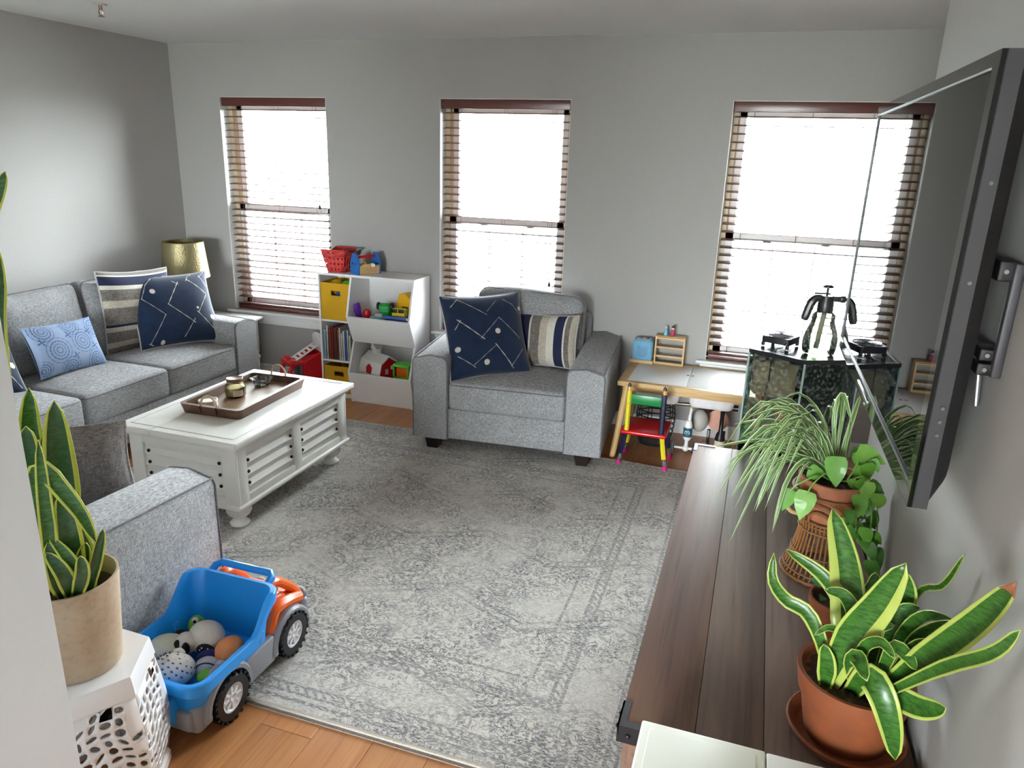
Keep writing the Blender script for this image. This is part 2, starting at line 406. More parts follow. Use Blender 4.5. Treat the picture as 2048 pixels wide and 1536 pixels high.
# ------------------------------------------------------------------ windows and blinds
slat_len = WW - 0.024
sl = MB(); sl.rbox((0, 0, 0), (slat_len, 0.050, 0.003), 0.0012, 1, 1); slat_me = sl.mesh('slat', m_blind)
names = ('beside the brass lamp', 'behind the armchair', 'behind the terrarium')
ZM = 1.30
for i, x0 in enumerate(WX):
    x1 = x0 + WW; xc = (x0 + x1) / 2
    wn = bpy.data.objects.new('window_%d' % (i + 1), None); COL.objects.link(wn)
    struct(wn, 'double-hung window ' + names[i], 'window')
    f = MB(); y0, y1 = 0.095, 0.185
    f.b2(x0, x0 + 0.035, y0, y1, WZ0, WZ1); f.b2(x1 - 0.035, x1, y0, y1, WZ0, WZ1); f.b2(x0, x1, y0, y1, WZ1 - 0.035, WZ1); f.b2(x0, x1, y0, y1, WZ0, WZ0 + 0.03)
    f.b2(x0 + 0.035, x0 + 0.042, 0.128, 0.136, WZ0, WZ1); f.b2(x1 - 0.042, x1 - 0.035, 0.128, 0.136, WZ0, WZ1)
    f.build('window_frame', m_tan, wn, smooth=False)
    for nm, ya, yb, za, zb in (('upper_sash', 0.140, 0.170, ZM - 0.02, WZ1 - 0.035), ('lower_sash', 0.102, 0.134, WZ0 + 0.03, ZM + 0.02)):
        s = MB(); a, b = x0 + 0.036, x1 - 0.036; t = 0.045
        s.b2(a, a + t, ya, yb, za, zb); s.b2(b - t, b, ya, yb, za, zb); s.b2(a, b, ya, yb, za, za + t); s.b2(a, b, ya, yb, zb - t, zb)
        so = s.build(nm, m_trim, wn, smooth=False)
        q = MB(); q.b2(a + t, b - t, (ya + yb) / 2 - 0.002, (ya + yb) / 2 + 0.002, za + t, zb - t); q.build('pane', m_pane, so, smooth=False)
        if nm == 'upper_sash': continue
        mu = MB()
        for k in (1, 2):
            xx = a + t + (b - a - 2 * t) * k / 3; mu.b2(xx - 0.003, xx + 0.003, ya + 0.004, yb - 0.004, za + t, zb - t)
        zz = (za + zb) / 2; mu.b2(a + t, b - t, ya + 0.004, yb - 0.004, zz - 0.003, zz + 0.003)
        mu.build('muntin', m_trim, so, smooth=False)
        if nm == 'lower_sash':
            for fx in (0.3, 0.72): lk = MB(); lk.rbox((a + (b - a) * fx, ya - 0.004, zb + 0.008), (0.055, 0.03, 0.016), 0.006); lk.build('sash_lock', m_trim, so)
    lj = MB(); lj.b2(x0, x0 + 0.003, 0.001, 0.095, WZ0, WZ1); lj.b2(x1 - 0.003, x1, 0.001, 0.095, WZ0, WZ1); lj.b2(x0, x1, 0.001, 0.095, WZ1 - 0.003, WZ1); lj.build('bright_reveal_lining', m_trim, wn, smooth=False)  # added lining: white reveal paint, with the sky's brightness put into its colour
    st = MB(); st.rbox((xc, 0.028, WZ0 - 0.011), (WW + 0.11, 0.132, 0.022), 0.007)
    st.v = [p if abs(p[0] - xc) < WW / 2 or p[1] < 0 else (xc + math.copysign(WW / 2, p[0] - xc), p[1], p[2]) for p in st.v]
    st.build('stool', m_trim, wn)
    ap = MB(); ap.rbox((xc, -0.010, WZ0 - 0.06), (WW + 0.05, 0.018, 0.07), 0.005); ap.rbox((xc, -0.014, WZ0 - 0.033), (WW + 0.06, 0.026, 0.02), 0.008)
    ap.build('apron', m_trim, wn)
    # blind
    bl = thing('window_blind', 'dark wood slat blind, slats open, in the window ' + names[i], 'blind', (xc, 0.05, 0), 0, 'window blinds')
    v = MB(); v.rbox((0, -0.03, WZ1 - 0.032), (WW - 0.012, 0.016, 0.06), 0.004); v.b2(-WW / 2 + 0.012, WW / 2 - 0.012, -0.02, 0.03, WZ1 - 0.05, WZ1 - 0.008)
    v.build('valance', m_blind, bl)
    pitch = 0.0475; zz = WZ1 - 0.085
    while zz > WZ0 + 0.062:
        link('slat', slat_me, bl, (0, 0, zz), (math.radians(10.5), 0, 0)); zz -= pitch
    for k in range(3): link('slat', slat_me, bl, (0, 0, WZ0 + 0.0385 + k * 0.0045))
    r = MB(); r.rbox((0, 0, WZ0 + 0.018), (slat_len, 0.05, 0.034), 0.006); r.build('bottom_rail', m_blind, bl)
    for fx in (-0.36, 0.0, 0.36):
        cd = MB()
        for yy in (-0.0262, 0.0262): cd.cyl((fx * WW, yy, WZ0 + 0.02), (fx * WW, yy, WZ1 - 0.05), 0.0009, 5)
        cd.build('ladder_cord', m_cord, bl)
    pc = MB(); px = WW * 0.36 + 0.03
    zl = (1.35, 0.93, 1.18)[i]
    pc.cyl((px, -0.034, zl), (px, -0.034, WZ1 - 0.06), 0.0012, 5); pc.lathe([(0.003, 0), (0.009, 0.006), (0.008, 0.022), (0.003, 0.034)], 10, (px, -0.034, zl - 0.03))
    pc.build('pull_cord', m_cord, bl)

# fire sprinkler on the ceiling
sp = thing('sprinkler_head', 'small fire sprinkler head on the ceiling', 'sprinkler', (-2.512, -1.334, H))
m_chrome = M('chrome', (200, 200, 200), 0.2, 1.0, var=0.02)
b = MB(); b.lathe([(0.035, 0.0), (0.034, -0.006), (0.012, -0.008)][::-1], 20); b.build('escutcheon', M('sprinkler_white', (200, 190, 190), 0.4), sp)
b = MB(); b.cyl((0, 0, 0), (0, 0, -0.03), 0.009, 10); b.tube([(-.012, 0, -.03), (-.014, 0, -.045), (0, 0, -.058), (.014, 0, -.045), (.012, 0, -.03)], 0.003, 6); b.lathe([(0.016, -0.062), (0.016, -0.059)], 14)
b.build('deflector', M('sprinkler_brass', (150, 120, 110), 0.35, 0.8), sp)
# ------------------------------------------------------------------ rug
def rug_mat():
    g = NG('rug_distressed'); hx, hy = 1.515, 1.223
    tc = g.n('TexCoord'); p = tc.outputs['Object']
    sep = g.n('SeparateXYZ', {0: p}); ax = g.math('ABSOLUTE', sep.outputs[0]); ay = g.math('ABSOLUTE', sep.outputs[1])
    d = g.math('MINIMUM', g.math('SUBTRACT', hx, ax), g.math('SUBTRACT', hy, ay))
    def band(v, c, w): return g.mapr(g.math('ABSOLUTE', g.math('SUBTRACT', v, c)), w * 0.5, w, 1.0, 0.0)
    # curly tendrils: contour lines of distorted noise at two scales
    n1 = g.noise(p, 15.0, 1.5, 0.5, 1.8); n2 = g.noise(p, 30.0, 1.5, 0.5, 1.4)
    l1 = band(n1, 0.5, 0.045); l1b = band(n1, 0.60, 0.035); l2 = band(n2, 0.5, 0.06)
    # medallions: rings round scattered centres
    vo = g.n('TexVoronoi', {'Vector': p, 'Scale': 2.6, 'Randomness': 0.35}); dist = vo.outputs['Distance']
    ring = g.mapr(g.math('SINE', g.math('MULTIPLY', dist, 75.0)), 0.35, 0.9)
    ring = g.math('MULTIPLY', ring, g.mapr(dist, 0.22, 0.42, 1.0, 0.0))
    v2 = g.n('TexVoronoi', {'Vector': p, 'Scale': 9.0, 'Randomness': 0.8}, feature='DISTANCE_TO_EDGE'); cell = g.mapr(v2.outputs['Distance'], 0.02, 0.07, 1.0, 0.0)
    field = g.math('MAXIMUM', g.math('MAXIMUM', l1, l1b), g.math('MAXIMUM', g.math('MULTIPLY', l2, 0.8), g.math('MULTIPLY', ring, 0.9)))
    # long zigzag trellis lines
    tri = g.math('PINGPONG', g.math('ADD', sep.outputs[0], 3.0), 0.36)
    zz = g.math('MODULO', g.math('ADD', g.math('ADD', sep.outputs[1], 3.0), g.math('MULTIPLY', tri, 0.45)), 0.48)
    zl = g.math('MAXIMUM', band(zz, 0.2, 0.012), band(zz, 0.245, 0.01))
    field = g.math('MAXIMUM', field, zl)
    # borders
    bl = None
    for c_, w_ in ((0.045, 0.012), (0.075, 0.008), (0.11, 0.008), (0.30, 0.010), (0.335, 0.010), (0.42, 0.008)):
        b_ = band(d, c_, w_); bl = b_ if bl is None else g.math('MAXIMUM', bl, b_)
    dots = g.math('MULTIPLY', g.mapr(g.math('SINE', g.math('MULTIPLY', g.math('ADD', sep.outputs[0], sep.outputs[1]), 180.0)), -0.2, 0.6), g.math('MAXIMUM', band(d, 0.092, 0.02), band(d, 0.318, 0.02)))
    bord = g.math('MAXIMUM', bl, dots)
    pat = g.math('MAXIMUM', field, bord)
    # wear: broad patches and combed pile breaking the lines up
    wear = g.mapr(g.noise(p, 3.2, 5, 0.65), 0.32, 0.62, 0.25, 1.0)
    fine = g.mapr(g.noise(g.coords((60, 160, 1)), 1.0, 3, 0.6), 0.34, 0.56)
    pile = g.noise(g.coords((70, 240, 1)), 1.0, 2)
    f = g.math('MULTIPLY', g.math('MAXIMUM', g.math('MULTIPLY', field, wear), g.math('MULTIPLY', bord, 0.8)), fine)
    haze = g.mapr(g.noise(p, 2.0, 4), 0.35, 0.75, 0.0, 0.28)
    base = g.mix(haze, lin((206, 201, 193)), lin((174, 172, 171)))
    base = g.mix(g.mapr(pile, 0.3, 0.7, 0.0, 0.22), base, lin((180, 176, 170)))
    col = g.mix(g.math('MULTIPLY', f, 0.95), base, lin((92, 92, 98)))
    g.base(col, 0.95, 0, 0.1); g.b.inputs['Sheen Weight'].default_value = 0.2
    g.bump(g.math('ADD', pile, g.math('MULTIPLY', f, -0.5)), 0.35, 0.003)
    return g.m
RX0, RX1, RY0, RY1 = -2.20, 0.83, -3.106, -0.66
rug = thing('area_rug', 'large pale grey rug with a faded dark floral pattern', 'rug', ((RX0 + RX1) / 2, (RY0 + RY1) / 2, 0))
hx, hy = (RX1 - RX0) / 2, (RY1 - RY0) / 2
b = MB()
def rz(x, y): return 0.011 + (0.006 * math.exp(-((x - 1.02) ** 2 + (y - 1.2) ** 2) / 0.02) if y > 0.9 else 0)
b.grid(lambda u, v: ((u * 2 - 1) * hx, (v * 2 - 1) * hy, rz((u * 2 - 1) * hx, (v * 2 - 1) * hy)), 60, 48)
b.build('pile', rug_mat(), rug, fix=False)
b = MB()
for a in ((-hx, hx, -hy, -hy + 0.012), (-hx, hx, hy - 0.012, hy), (-hx, -hx + 0.012, -hy, hy), (hx - 0.012, hx, -hy, hy)):
    b.rbox(((a[0] + a[1]) / 2, (a[2] + a[3]) / 2, 0.0062), (a[1] - a[0], a[3] - a[2], 0.0122), 0.004)
b.build('binding', M('rug_binding', (176, 168, 158), 1.0, spec=0.0, var=0.12, scale=200, bump=0.4), rug)
b = MB(); b.b2(-hx + 0.004, hx - 0.004, -hy - 0.012, -hy + 0.05, 0.0005, 0.004); b.build('pad', M('rug_pad', (138, 128, 122), 0.95, var=0.25, scale=160, bump=0.5), rug)

# ------------------------------------------------------------------ upholstered seats
m_sofa = fabric('sofa_linen', (122, 123, 125), (190, 191, 193), 1.7)
m_sofa_pipe = fabric('sofa_piping', (96, 97, 104), (128, 128, 134))
m_foot = M('foot_espresso', (34, 24, 20), 0.35, var=0.15)
def sofa(name, label, cat, n, inner, loc, rotz, D=0.92, aw=0.215, ah=0.60):
    t = thing(name, label, cat, loc, rotz); Wd = inner + 2 * aw
    b = MB(); b.rbox((0, D / 2 - 0.02, 0.185), (inner + 0.02, D - 0.08, 0.19), 0.012); b.build('base', m_sofa, t)
    # arms: flat outside, soft rounded top that rises towards the back
    for sg in (-1, 1):
        xi, xo = inner / 2, inner / 2 + aw; out = [(xi, 0.09)]
        for i in range(6): a = PI - PI / 2 * i / 5; out.append((xi + 0.035 + 0.035 * math.cos(a), ah - 0.035 + 0.035 * math.sin(a)))
        out.append(((xi + xo) / 2, ah + 0.008))
        for i in range(6): a = PI / 2 - PI / 2 * i / 5; out.append((xo - 0.03 + 0.03 * math.cos(a), ah - 0.042 + 0.03 * math.sin(a)))
        out.append((xo, 0.09))
        cx, cz = (xi + xo) / 2, 0.34
        b = MB(); rings = ((0.0, 0.955), (0.012, 1.0), (D * 0.5, 1.0), (D - 0.03, 1.0), (D - 0.015, 0.96)); vs = []; N = len(out)
        for y, k in rings:
            for x, z in out:
                zz = z + (0.035 * y / D if z > 0.3 else 0)
                vs.append((sg * (cx + (x - cx) * k), y, 0.09 + (zz - 0.09) * (1 if k == 1 else 0.992)))
        fs = [tuple(range(N)), tuple((len(rings) - 1) * N + i for i in range(N - 1, -1, -1))]
        for j in range(len(rings) - 1):
            for i in range(N): fs.append((j * N + i, j * N + (i + 1) % N, (j + 1) * N + (i + 1) % N, (j + 1) * N + i))
        b.add(vs, fs); arm = b.build('arm', m_sofa, t, angle=0.9)
        p = MB(); p.tube([(sg * x, 0.007, z) for x, z in out[0:]], 0.0042, 6)
        p.tube([(sg * (xo - 0.004), 0.012, ah - 0.014), (sg * (xo - 0.004), D * 0.5, ah - 0.014 + 0.0175), (sg * (xo - 0.004), D - 0.04, ah + 0.02)], 0.0035, 6)
        p.build('piping', m_sofa_pipe, arm)
    b = MB(); b.rbox((0, D - 0.09, 0.43), (inner + 0.03, 0.16, 0.68), 0.05, 3); b.build('back_frame', m_sofa, t)
    sw = inner / n
    for k in range(n):
        xc = -inner / 2 + sw * (k + 0.5)
        def crown(o, h): return Vector((o.x, o.y, o.z + (0.022 * max(0, 1 - (o.x / h[0]) ** 2) * max(0, 1 - (o.y / h[1]) ** 2) if o.z > 0 else 0)))
        b = MB(); b.rbox((0, 0, 0), (sw - 0.006, D - 0.25, 0.175), 0.03, 3, 6, None, crown)
        q = b.build('seat_cushion', m_sofa, t, (xc, (D - 0.25) / 2 + 0.004, 0.366), angle=1.2)
        hw, hd = sw / 2 - 0.006, (D - 0.25) / 2 - 0.002; ol = rpoly(-hw, hw, -hd, hd, 0.03, 4)
        p = MB(); p.tube([(x, y, 0.069) for x, y in ol], 0.0035, 6, True); p.build('piping', m_sofa_pipe, q)
        rr = random.Random(k * 7 + n)
        ph = rr.random() * 6
        def puff(o, h):
            fx = max(0, 1 - (o.x / h[0]) ** 2); fz = max(0, 1 - (o.z / h[2]) ** 2)
            y = o.y * (1 + 0.30 * fx * fz) + 0.008 * math.sin(7 * o.x / h[0] + ph) * (o.z / h[2])
            return Vector((o.x * (1 + 0.0 * fz), y, o.z + (0.016 * math.cos(2.2 * o.x / h[0] + ph) if o.z > 0.05 else 0)))
        b = MB(); b.rbox((0, 0, 0), (sw - 0.008, 0.17, 0.48), 0.07, 4, 8, None, puff)
        q = b.build('back_cushion', m_sofa, t, (xc, D - 0.275, 0.675), (math.radians(-11), 0, 0), angle=1.2)
        ol = rpoly(-sw / 2 + 0.014, sw / 2 - 0.014, -0.232, 0.232, 0.06, 5)
        p = MB()
        for yy in (-0.052,): p.tube([(x, yy - 0.008, z + (0.016 * math.cos(2.2 * x / (sw / 2 - .004) + ph) if z > 0.05 else 0)) for x, z in ol], 0.0035, 6, True)
        p.build('piping', m_sofa_pipe, q)
    for sx in (-1, 1):
        for y in (0.075, D - 0.09):
            lx = sx * (Wd / 2 - 0.11); wx = loc[0] + lx * math.cos(rotz) - y * math.sin(rotz); wy = loc[1] + lx * math.sin(rotz) + y * math.cos(rotz)
            z0 = 0.0105 if RX0 < wx < RX1 and RY0 < wy < RY1 else 0.0
            b = MB(); b.lathe([(0.046, z0), (0.068, 0.095)], 4, (0, 0, 0), None, True, PI / 4); b.build('foot', m_foot, t, (lx, y, 0), smooth=False)
    return t
sofa('armchair', 'wide grey linen armchair in front of the middle window', 'armchair', 1, 0.71, (-0.318, -0.905, 0), math.radians(4.7), 0.90)
sofa('sofa', 'long grey linen three-seat sofa along the plain grey wall', 'sofa', 3, 1.83, (-2.30, -1.655, 0), PI / 2, 0.94)
sofa('loveseat', 'grey linen loveseat seen from its arm, beside the toy dump truck', 'loveseat', 2, 1.05, (-1.543, -2.745, 0), PI, 0.92)

# ------------------------------------------------------------------ throw pillows
m_navy = M('velvet_navy', (26, 42, 68), 0.85, spec=0.2, var=0.22, scale=18); MATS['velvet_navy'].node_tree.nodes['Principled BSDF'].inputs['Sheen Weight'].default_value = 0.3
m_cream = M('print_cream', (208, 203, 192), 0.9, var=0.06)
m_taupe = fabric('pillow_taupe', (96, 90, 86), (142, 136, 128), 1.2)
m_sand = fabric('pillow_sand', (172, 162, 146), (204, 196, 180), 1.2)
m_navy2 = M('stripe_navy', (28, 34, 66), 0.9, var=0.1)
m_pipe = M('pillow_piping', (176, 176, 176), 0.9, var=0.08, scale=120)
m_blue = M('pillow_light_blue', (148, 168, 198), 0.9, var=0.05)
m_bprint = M('pillow_blue_print', (74, 102, 152), 0.9, var=0.1)
def psurf(w, h, t, side=-1, off=0.0):
    def f(u, v):
        x = w / 2 * u * (1 - 0.07 * (1 - v * v)); z = h / 2 * v * (1 - 0.07 * (1 - u * u))
        k = max(0.0, (1 - abs(u) ** 3) * (1 - abs(v) ** 3)) ** 0.55
        return Vector((x, side * (t / 2 * k + 0.004 + off), z))
    return f
def pillow(name, label, w, h, t, loc, ang, mat, back=None, cols=None, prints=None, group='throw pillows', pipe=True, horiz=False):
    """ang = yaw, tilt, roll; cols = list of (fraction, material index) stripes; prints = [(material, polyline list, width, circles)]"""
    r = thing(name, label, 'pillow', (0, 0, 0), 0, group)
    m3 = Matrix.Rotation(ang[0], 3, 'Z') @ Matrix.Rotation(ang[1], 3, 'X') @ Matrix.Rotation(ang[2], 3, 'Y')
    r.rotation_euler = m3.to_euler(); r.location = Vector(loc)
    mats = mat if isinstance(mat, list) else [mat]
    N = 40
    def mi(i, j):
        if not cols: return 0
        a = ((j if horiz else i) + 0.5) / N
        acc = 0
        for fr, k in cols:
            acc += fr
            if a <= acc: return k
        return cols[-1][1]
    b = MB(); F = psurf(w, h, t, -1); Bk = psurf(w, h, t, 1)
    def uv(u): return math.sin((u * 2 - 1) * PI / 2) * 0.35 + (u * 2 - 1) * 0.65
    b.grid(lambda u, v: F(uv(u), uv(v)), N, N, mi=mi)
    bi = len(mats); b.grid(lambda u, v: Bk(uv(u), uv(v)), N, N, mi=lambda i, j: bi if back else mi(i, j))
    cov = b.build('cover', mats + ([back] if back else []), r, angle=2.5, fix=False)
    if pipe:
        ring = []
        for i in range(80):
            s = i / 80 * 4; k = int(s); q = (s - k) * 2 - 1
            u, v = ((q, -1), (1, q), (-q, 1), (-1, -q))[k]
            P = F(u, v); ring.append((P.x, 0, P.z))
        p = MB(); p.tube(ring, 0.0058, 6, True); p.build('piping', m_pipe if pipe is True else pipe, r)
    for pm, lines, wd, circles in (prints or []):
        p = MB(); G = psurf(w, h, t, -1, 0.0012)
        for ln in lines:
            wd2 = wd
            if isinstance(ln, tuple): ln, wd2 = ln
            pts = []
            for a, c_ in zip(ln[:-1], ln[1:]):
                n = max(2, int(14 * math.hypot(c_[0] - a[0], c_[1] - a[1])) + 1)
                for i in range(n): pts.append((a[0] + (c_[0] - a[0]) * i / n, a[1] + (c_[1] - a[1]) * i / n))
            pts.append(ln[-1]); vs = []
            for i, (u, v) in enumerate(pts):
                q = pts[min(i + 1, len(pts) - 1)]; o = pts[max(i - 1, 0)]; dx, dy = (q[0] - o[0]) * w, (q[1] - o[1]) * h; L = math.hypot(dx, dy) or 1
                k = wd2 * (0.75 + 0.35 * math.sin(i * 1.7))
                for s_ in (-1, 1):
                    uu = max(-0.985, min(0.985, u - dy / L * k / w * s_)); vv = max(-0.985, min(0.985, v + dx / L * k / h * s_)); vs.append(G(uu, vv))
            p.add(vs, [(2 * i, 2 * i + 1, 2 * i + 3, 2 * i + 2) for i in range(len(pts) - 1)])
        for cu, cv, cr in circles:
            vs = [G(cu, cv)] + [G(max(-.985, min(.985, cu + cr * 2 / w * math.cos(a * PI / 9))), max(-.985, min(.985, cv + cr * 2 / h * math.sin(a * PI / 9)))) for a in range(18)]
            p.add(vs, [(0, 1 + i, 1 + (i + 1) % 18) for i in range(18)])
        p.build('print', pm, cov, fix=False)
    return r
zigA = [[(-0.65, 0.9), (-0.01, 0.45)], ([(0.0, 0.53), (0.32, 0.83)], 0.0018), ([(0.48, 0.83), (0.72, 0.66), (0.89, 0.42)], 0.0026), [(-0.85, 0.69), (-0.64, 0.89)], ([(-0.77, 0.38), (-0.16, -0.16)], 0.006),
        ([(-0.26, -0.14), (0.28, 0.35)], 0.0028), ([(0.28, 0.37), (0.8, -0.19)], 0.0032), [(-0.85, 0.14), (-0.68, 0.36)], [(-0.86, -0.48), (-0.44, -0.81)], ([(-0.49, -0.76), (0.1, -0.34)], 0.0026), ([(0.1, -0.29), (0.52, -0.91)], 0.0055),
        ([(0.45, -0.87), (0.83, -0.45)], 0.0026), [(-0.95, 0.95), (-0.8, 0.91)]]
cirA = [(0.21, 0.02, 0.018), (-0.16, -0.72, 0.018), (-0.84, -0.33, 0.017), (0.93, 0.56, 0.014)]
zigB = [[(-0.41, 0.91), (-0.62, 0.69), (-0.81, 0.3)], [(-0.82, 0.31), (-0.35, -0.24)], [(-0.36, -0.21), (-0.8, -0.91)], [(-0.84, -0.9), (-0.73, -0.97)], ([(0.17, 0.72), (-0.24, 0.06)], 0.006), ([(-0.25, 0.08), (0.33, -0.54)], 0.005),
        [(0.35, -0.41), (0.0, -0.89)], [(0.03, 0.76), (0.17, 0.63)], ([(0.41, 0.78), (0.85, 0.29)], 0.005), [(0.38, 0.73), (0.49, 0.9), (0.59, 0.94)], ([(0.76, 0.87), (0.92, 0.52)], 0.005), [(0.75, 0.82), (0.94, 0.97)], [(0.84, 0.27), (0.48, -0.25)], ([(0.45, -0.2), (0.9, -0.88)], 0.005)]
cirB = [(-0.52, 0.48, 0.018), (0.49, -0.11, 0.009), (0.85, -0.38, 0.018), (-0.52, -0.94, 0.014)]
pillow('throw_pillow', 'navy velvet pillow with white zigzag lines and dots on the armchair', 0.52, 0.52, 0.17, (-0.545, -0.64, 0.685), (0.70, -0.45, -0.02), m_navy, None, None, [(m_cream, zigA, 0.0036, cirA)])
SM = [m_sand, m_navy2, m_taupe, m_cream]
pillow('lumbar_pillow', 'cream, grey and navy vertically striped pillow on the armchair', 0.44, 0.33, 0.13, (-0.235, -0.41, 0.635), (-0.12, -0.22, -0.06), SM, None,
       [(0.06, 2), (.07, 2), (.02, 3), (.17, 1), (.03, 3), (.12, 2), (.11, 0), (.09, 3), (.13, 1), (.02, 3), (.09, 2), (.12, 0)])
pillow('throw_pillow', 'striped grey, cream and navy pillow behind the navy one on the sofa', 0.52, 0.52, 0.15, (-2.83, -1.02, 0.70), (1.45, -0.12, 0.06), SM, None,
       [(.10, 2), (.07, 0), (.13, 2), (.05, 0), (.03, 1), (.17, 2), (.08, 0), (.12, 2), (.06, 3), (.11, 1), (.04, 3), (.04, 2)], None, horiz=True)
pillow('throw_pillow', 'navy velvet pillow with white zigzag lines at the lamp end of the sofa', 0.54, 0.50, 0.17, (-2.68, -0.865, 0.685), (1.12, -0.5, 0.02), m_navy, None, None, [(m_cream, zigB, 0.0038, cirB)])
med = []
dots_ = []
for cu, cv, R_ in ((-0.45, -0.12, 0.074), (0.32, 0.08, 0.070), (-0.68, 0.72, 0.062), (0.12, 0.80, 0.06), (0.86, 0.55, 0.062), (-0.2, -0.9, 0.06), (0.62, -0.78, 0.062), (-0.95, -0.75, 0.05)):
    for fr, wd in ((1.0, 0.0035), (0.72, 0.006), (0.48, 0.004), (0.24, 0.005)):
        ln = [(cu + R_ * fr * 2 / 0.44 * math.cos(a * PI / 14), cv + R_ * fr * 2 / 0.29 * math.sin(a * PI / 14)) for a in range(29)]
        ln = [q for q in ln if abs(q[0]) < 0.975 and abs(q[1]) < 0.975]
        if len(ln) > 3:
            seg = [ln[0]]
            for q in ln[1:]:
                if math.hypot(q[0] - seg[-1][0], q[1] - seg[-1][1]) < 0.25: seg.append(q)
                else:
                    if len(seg) > 1: med.append((seg, wd))
                    seg = [q]
            if len(seg) > 1: med.append((seg, wd))
for cu, cv in ((-0.05, 0.42), (0.6, 0.45), (-0.02, -0.45), (0.68, -0.2), (-0.8, 0.3)):
    for k in range(2): a = k * PI / 2 + 0.4; med.append(([(cu - 0.11 * math.cos(a), cv - 0.16 * math.sin(a)), (cu, cv), (cu + 0.11 * math.cos(a), cv + 0.16 * math.sin(a))], 0.007))
pillow('lumbar_pillow', 'light blue pillow printed with round medallions on the sofa', 0.45, 0.30, 0.13, (-2.745, -1.655, 0.605), (1.60, -0.38, 0.05), m_blue, None, None, [(m_bprint, med, 0.003, [])], pipe=False)
pillow('throw_pillow', 'navy velvet pillow with white lines half hidden by the partition wall', 0.50, 0.50, 0.16, (-2.82, -2.20, 0.67), (1.38, -0.55, 0.1), m_navy, None, None, [(m_cream, zigB, 0.0038, cirB)])
m_greyback = fabric('pillow_grey_back', (104, 98, 98), (150, 144, 142), 1.1)
pillow('throw_pillow', 'pillow showing its plain grey back on the loveseat', 0.46, 0.34, 0.13, (-1.275, -2.965, 0.625), (3.75, -0.10, 0.02), SM, m_greyback,
       [(.06, 2), (.1, 1), (.05, 3), (.15, 0), (.1, 1), (.1, 3), (.2, 0), (.1, 1), (.14, 0)], pipe=m_greyback)
# ------------------------------------------------------------------ coffee table
m_white = M('painted_white_wood', (232, 231, 226), 0.35, var=0.03, scale=12, bump=0.04)
m_stud = M('black_stud', (22, 20, 26), 0.4, 0.3)
ct = thing('coffee_table', 'white painted coffee table chest with louvred sides and bun feet', 'coffee table', (-1.46, -1.735, 0.0105))
TX, TY = 0.34, 0.515; BX, BY = 0.302, 0.475
b = MB(); b.b2(-BX + 0.016, BX - 0.016, -BY + 0.016, BY - 0.016, 0.12, 0.425); b.build('carcass', m_white, ct, smooth=False)
b = MB()
for sx in (-1, 1):
    x = sx * (BX - 0.008)
    for y0, y1 in ((-BY + 0.0162, -BY + 0.075), (-0.032, 0.032), (BY - 0.075, BY - 0.0162)): b.rbox((x, (y0 + y1) / 2, 0.272), (0.016, y1 - y0, 0.306), 0.001, 1)
    b.rbox((x, 0, 0.400), (0.0158, 2 * BY - 0.01, 0.05), 0.001, 1); b.rbox((x, 0, 0.145), (0.0158, 2 * BY - 0.01, 0.05), 0.001, 1)
for sy in (-1, 1):
    y = sy * (BY - 0.008)
    for x0, x1 in ((-BX, -BX + 0.075), (BX - 0.075, BX)): b.rbox(((x0 + x1) / 2, y, 0.272), (x1 - x0, 0.016, 0.306), 0.001, 1)
    b.rbox((0, y, 0.400), (2 * BX - 0.01, 0.0158, 0.05), 0.001, 1); b.rbox((0, y, 0.145), (2 * BX - 0.01, 0.0158, 0.05), 0.001, 1)
b.build('panel_frame', m_white, ct)
def louver(L, axis):
    s = MB(); pr = [(-0.0, -0.018), (0.012, -0.012), (0.0135, -0.006), (0.0, 0.02)]
    if axis == 'y': s.prism([(p[0], p[1]) for p in pr], -L / 2, L / 2, 'y')
    else: s.prism([(-p[0], p[1]) for p in pr], -L / 2, L / 2, 'x')
    return s.mesh('slat', m_white, smooth=False)
lv_y = louver(0.345, 'y'); lv_x = louver(2 * BX - 0.15, 'x')
stud = MB(); stud.lathe([(0.0085, 0), (0.0085, 0.005), (0.006, 0.0075)], 12); stud_me = stud.mesh('stud', m_stud)
for sx in (-1, 1):
    for yc in (-BY + 0.075 + 0.184, BY - 0.075 - 0.184):
        for z in (0.215, 0.272, 0.330):
            o = link('slat', lv_y, ct, (sx * (BX - 0.016), yc, z), (0, 0, 0 if sx > 0 else PI))
            for e in (-1, 1): link('stud', stud_me, o, (0.006, e * 0.166, 0.006), (0, PI / 2, 0))
for sy in (-1, 1):
    for z in (0.215, 0.272, 0.330):
        o = link('slat', lv_x, ct, (0, sy * (BY - 0.016), z), (0, 0, 0 if sy < 0 else PI))
        o.scale = (1, 0.55, 1)
        s2 = MB(); s2.prism([(0, -0.018), (-0.0095, -0.012), (-0.0105, -0.006), (0, 0.02)], -(BX - 0.075), BX - 0.075, 'x'); o.data = s2.mesh('slat', m_white, smooth=False); o.scale = (1, 1, 1)
        for e in (-1, 1): link('stud', stud_me, o, (e * (BX - 0.10), -0.005, 0.006), (PI / 2, 0, 0))
b = MB()
b.rbox((0, 0, 0.125), (2 * BX + 0.03, 2 * BY + 0.03, 0.022), 0.009, 3); b.rbox((0, 0, 0.425), (2 * BX + 0.034, 2 * BY + 0.034, 0.02), 0.008, 3); b.build('moulding', m_white, ct)
split = -TX + 0.20
for x0, x1 in ((-TX, split - 0.001), (split + 0.001, TX)):
    b = MB(); b.rbox(((x0 + x1) / 2, 0, 0.449), (x1 - x0, 2 * TY, 0.032), 0.009, 3); lid = b.build('lid' if x0 > -0.3 else 'fixed_top', m_white, ct)
g_ = MB()
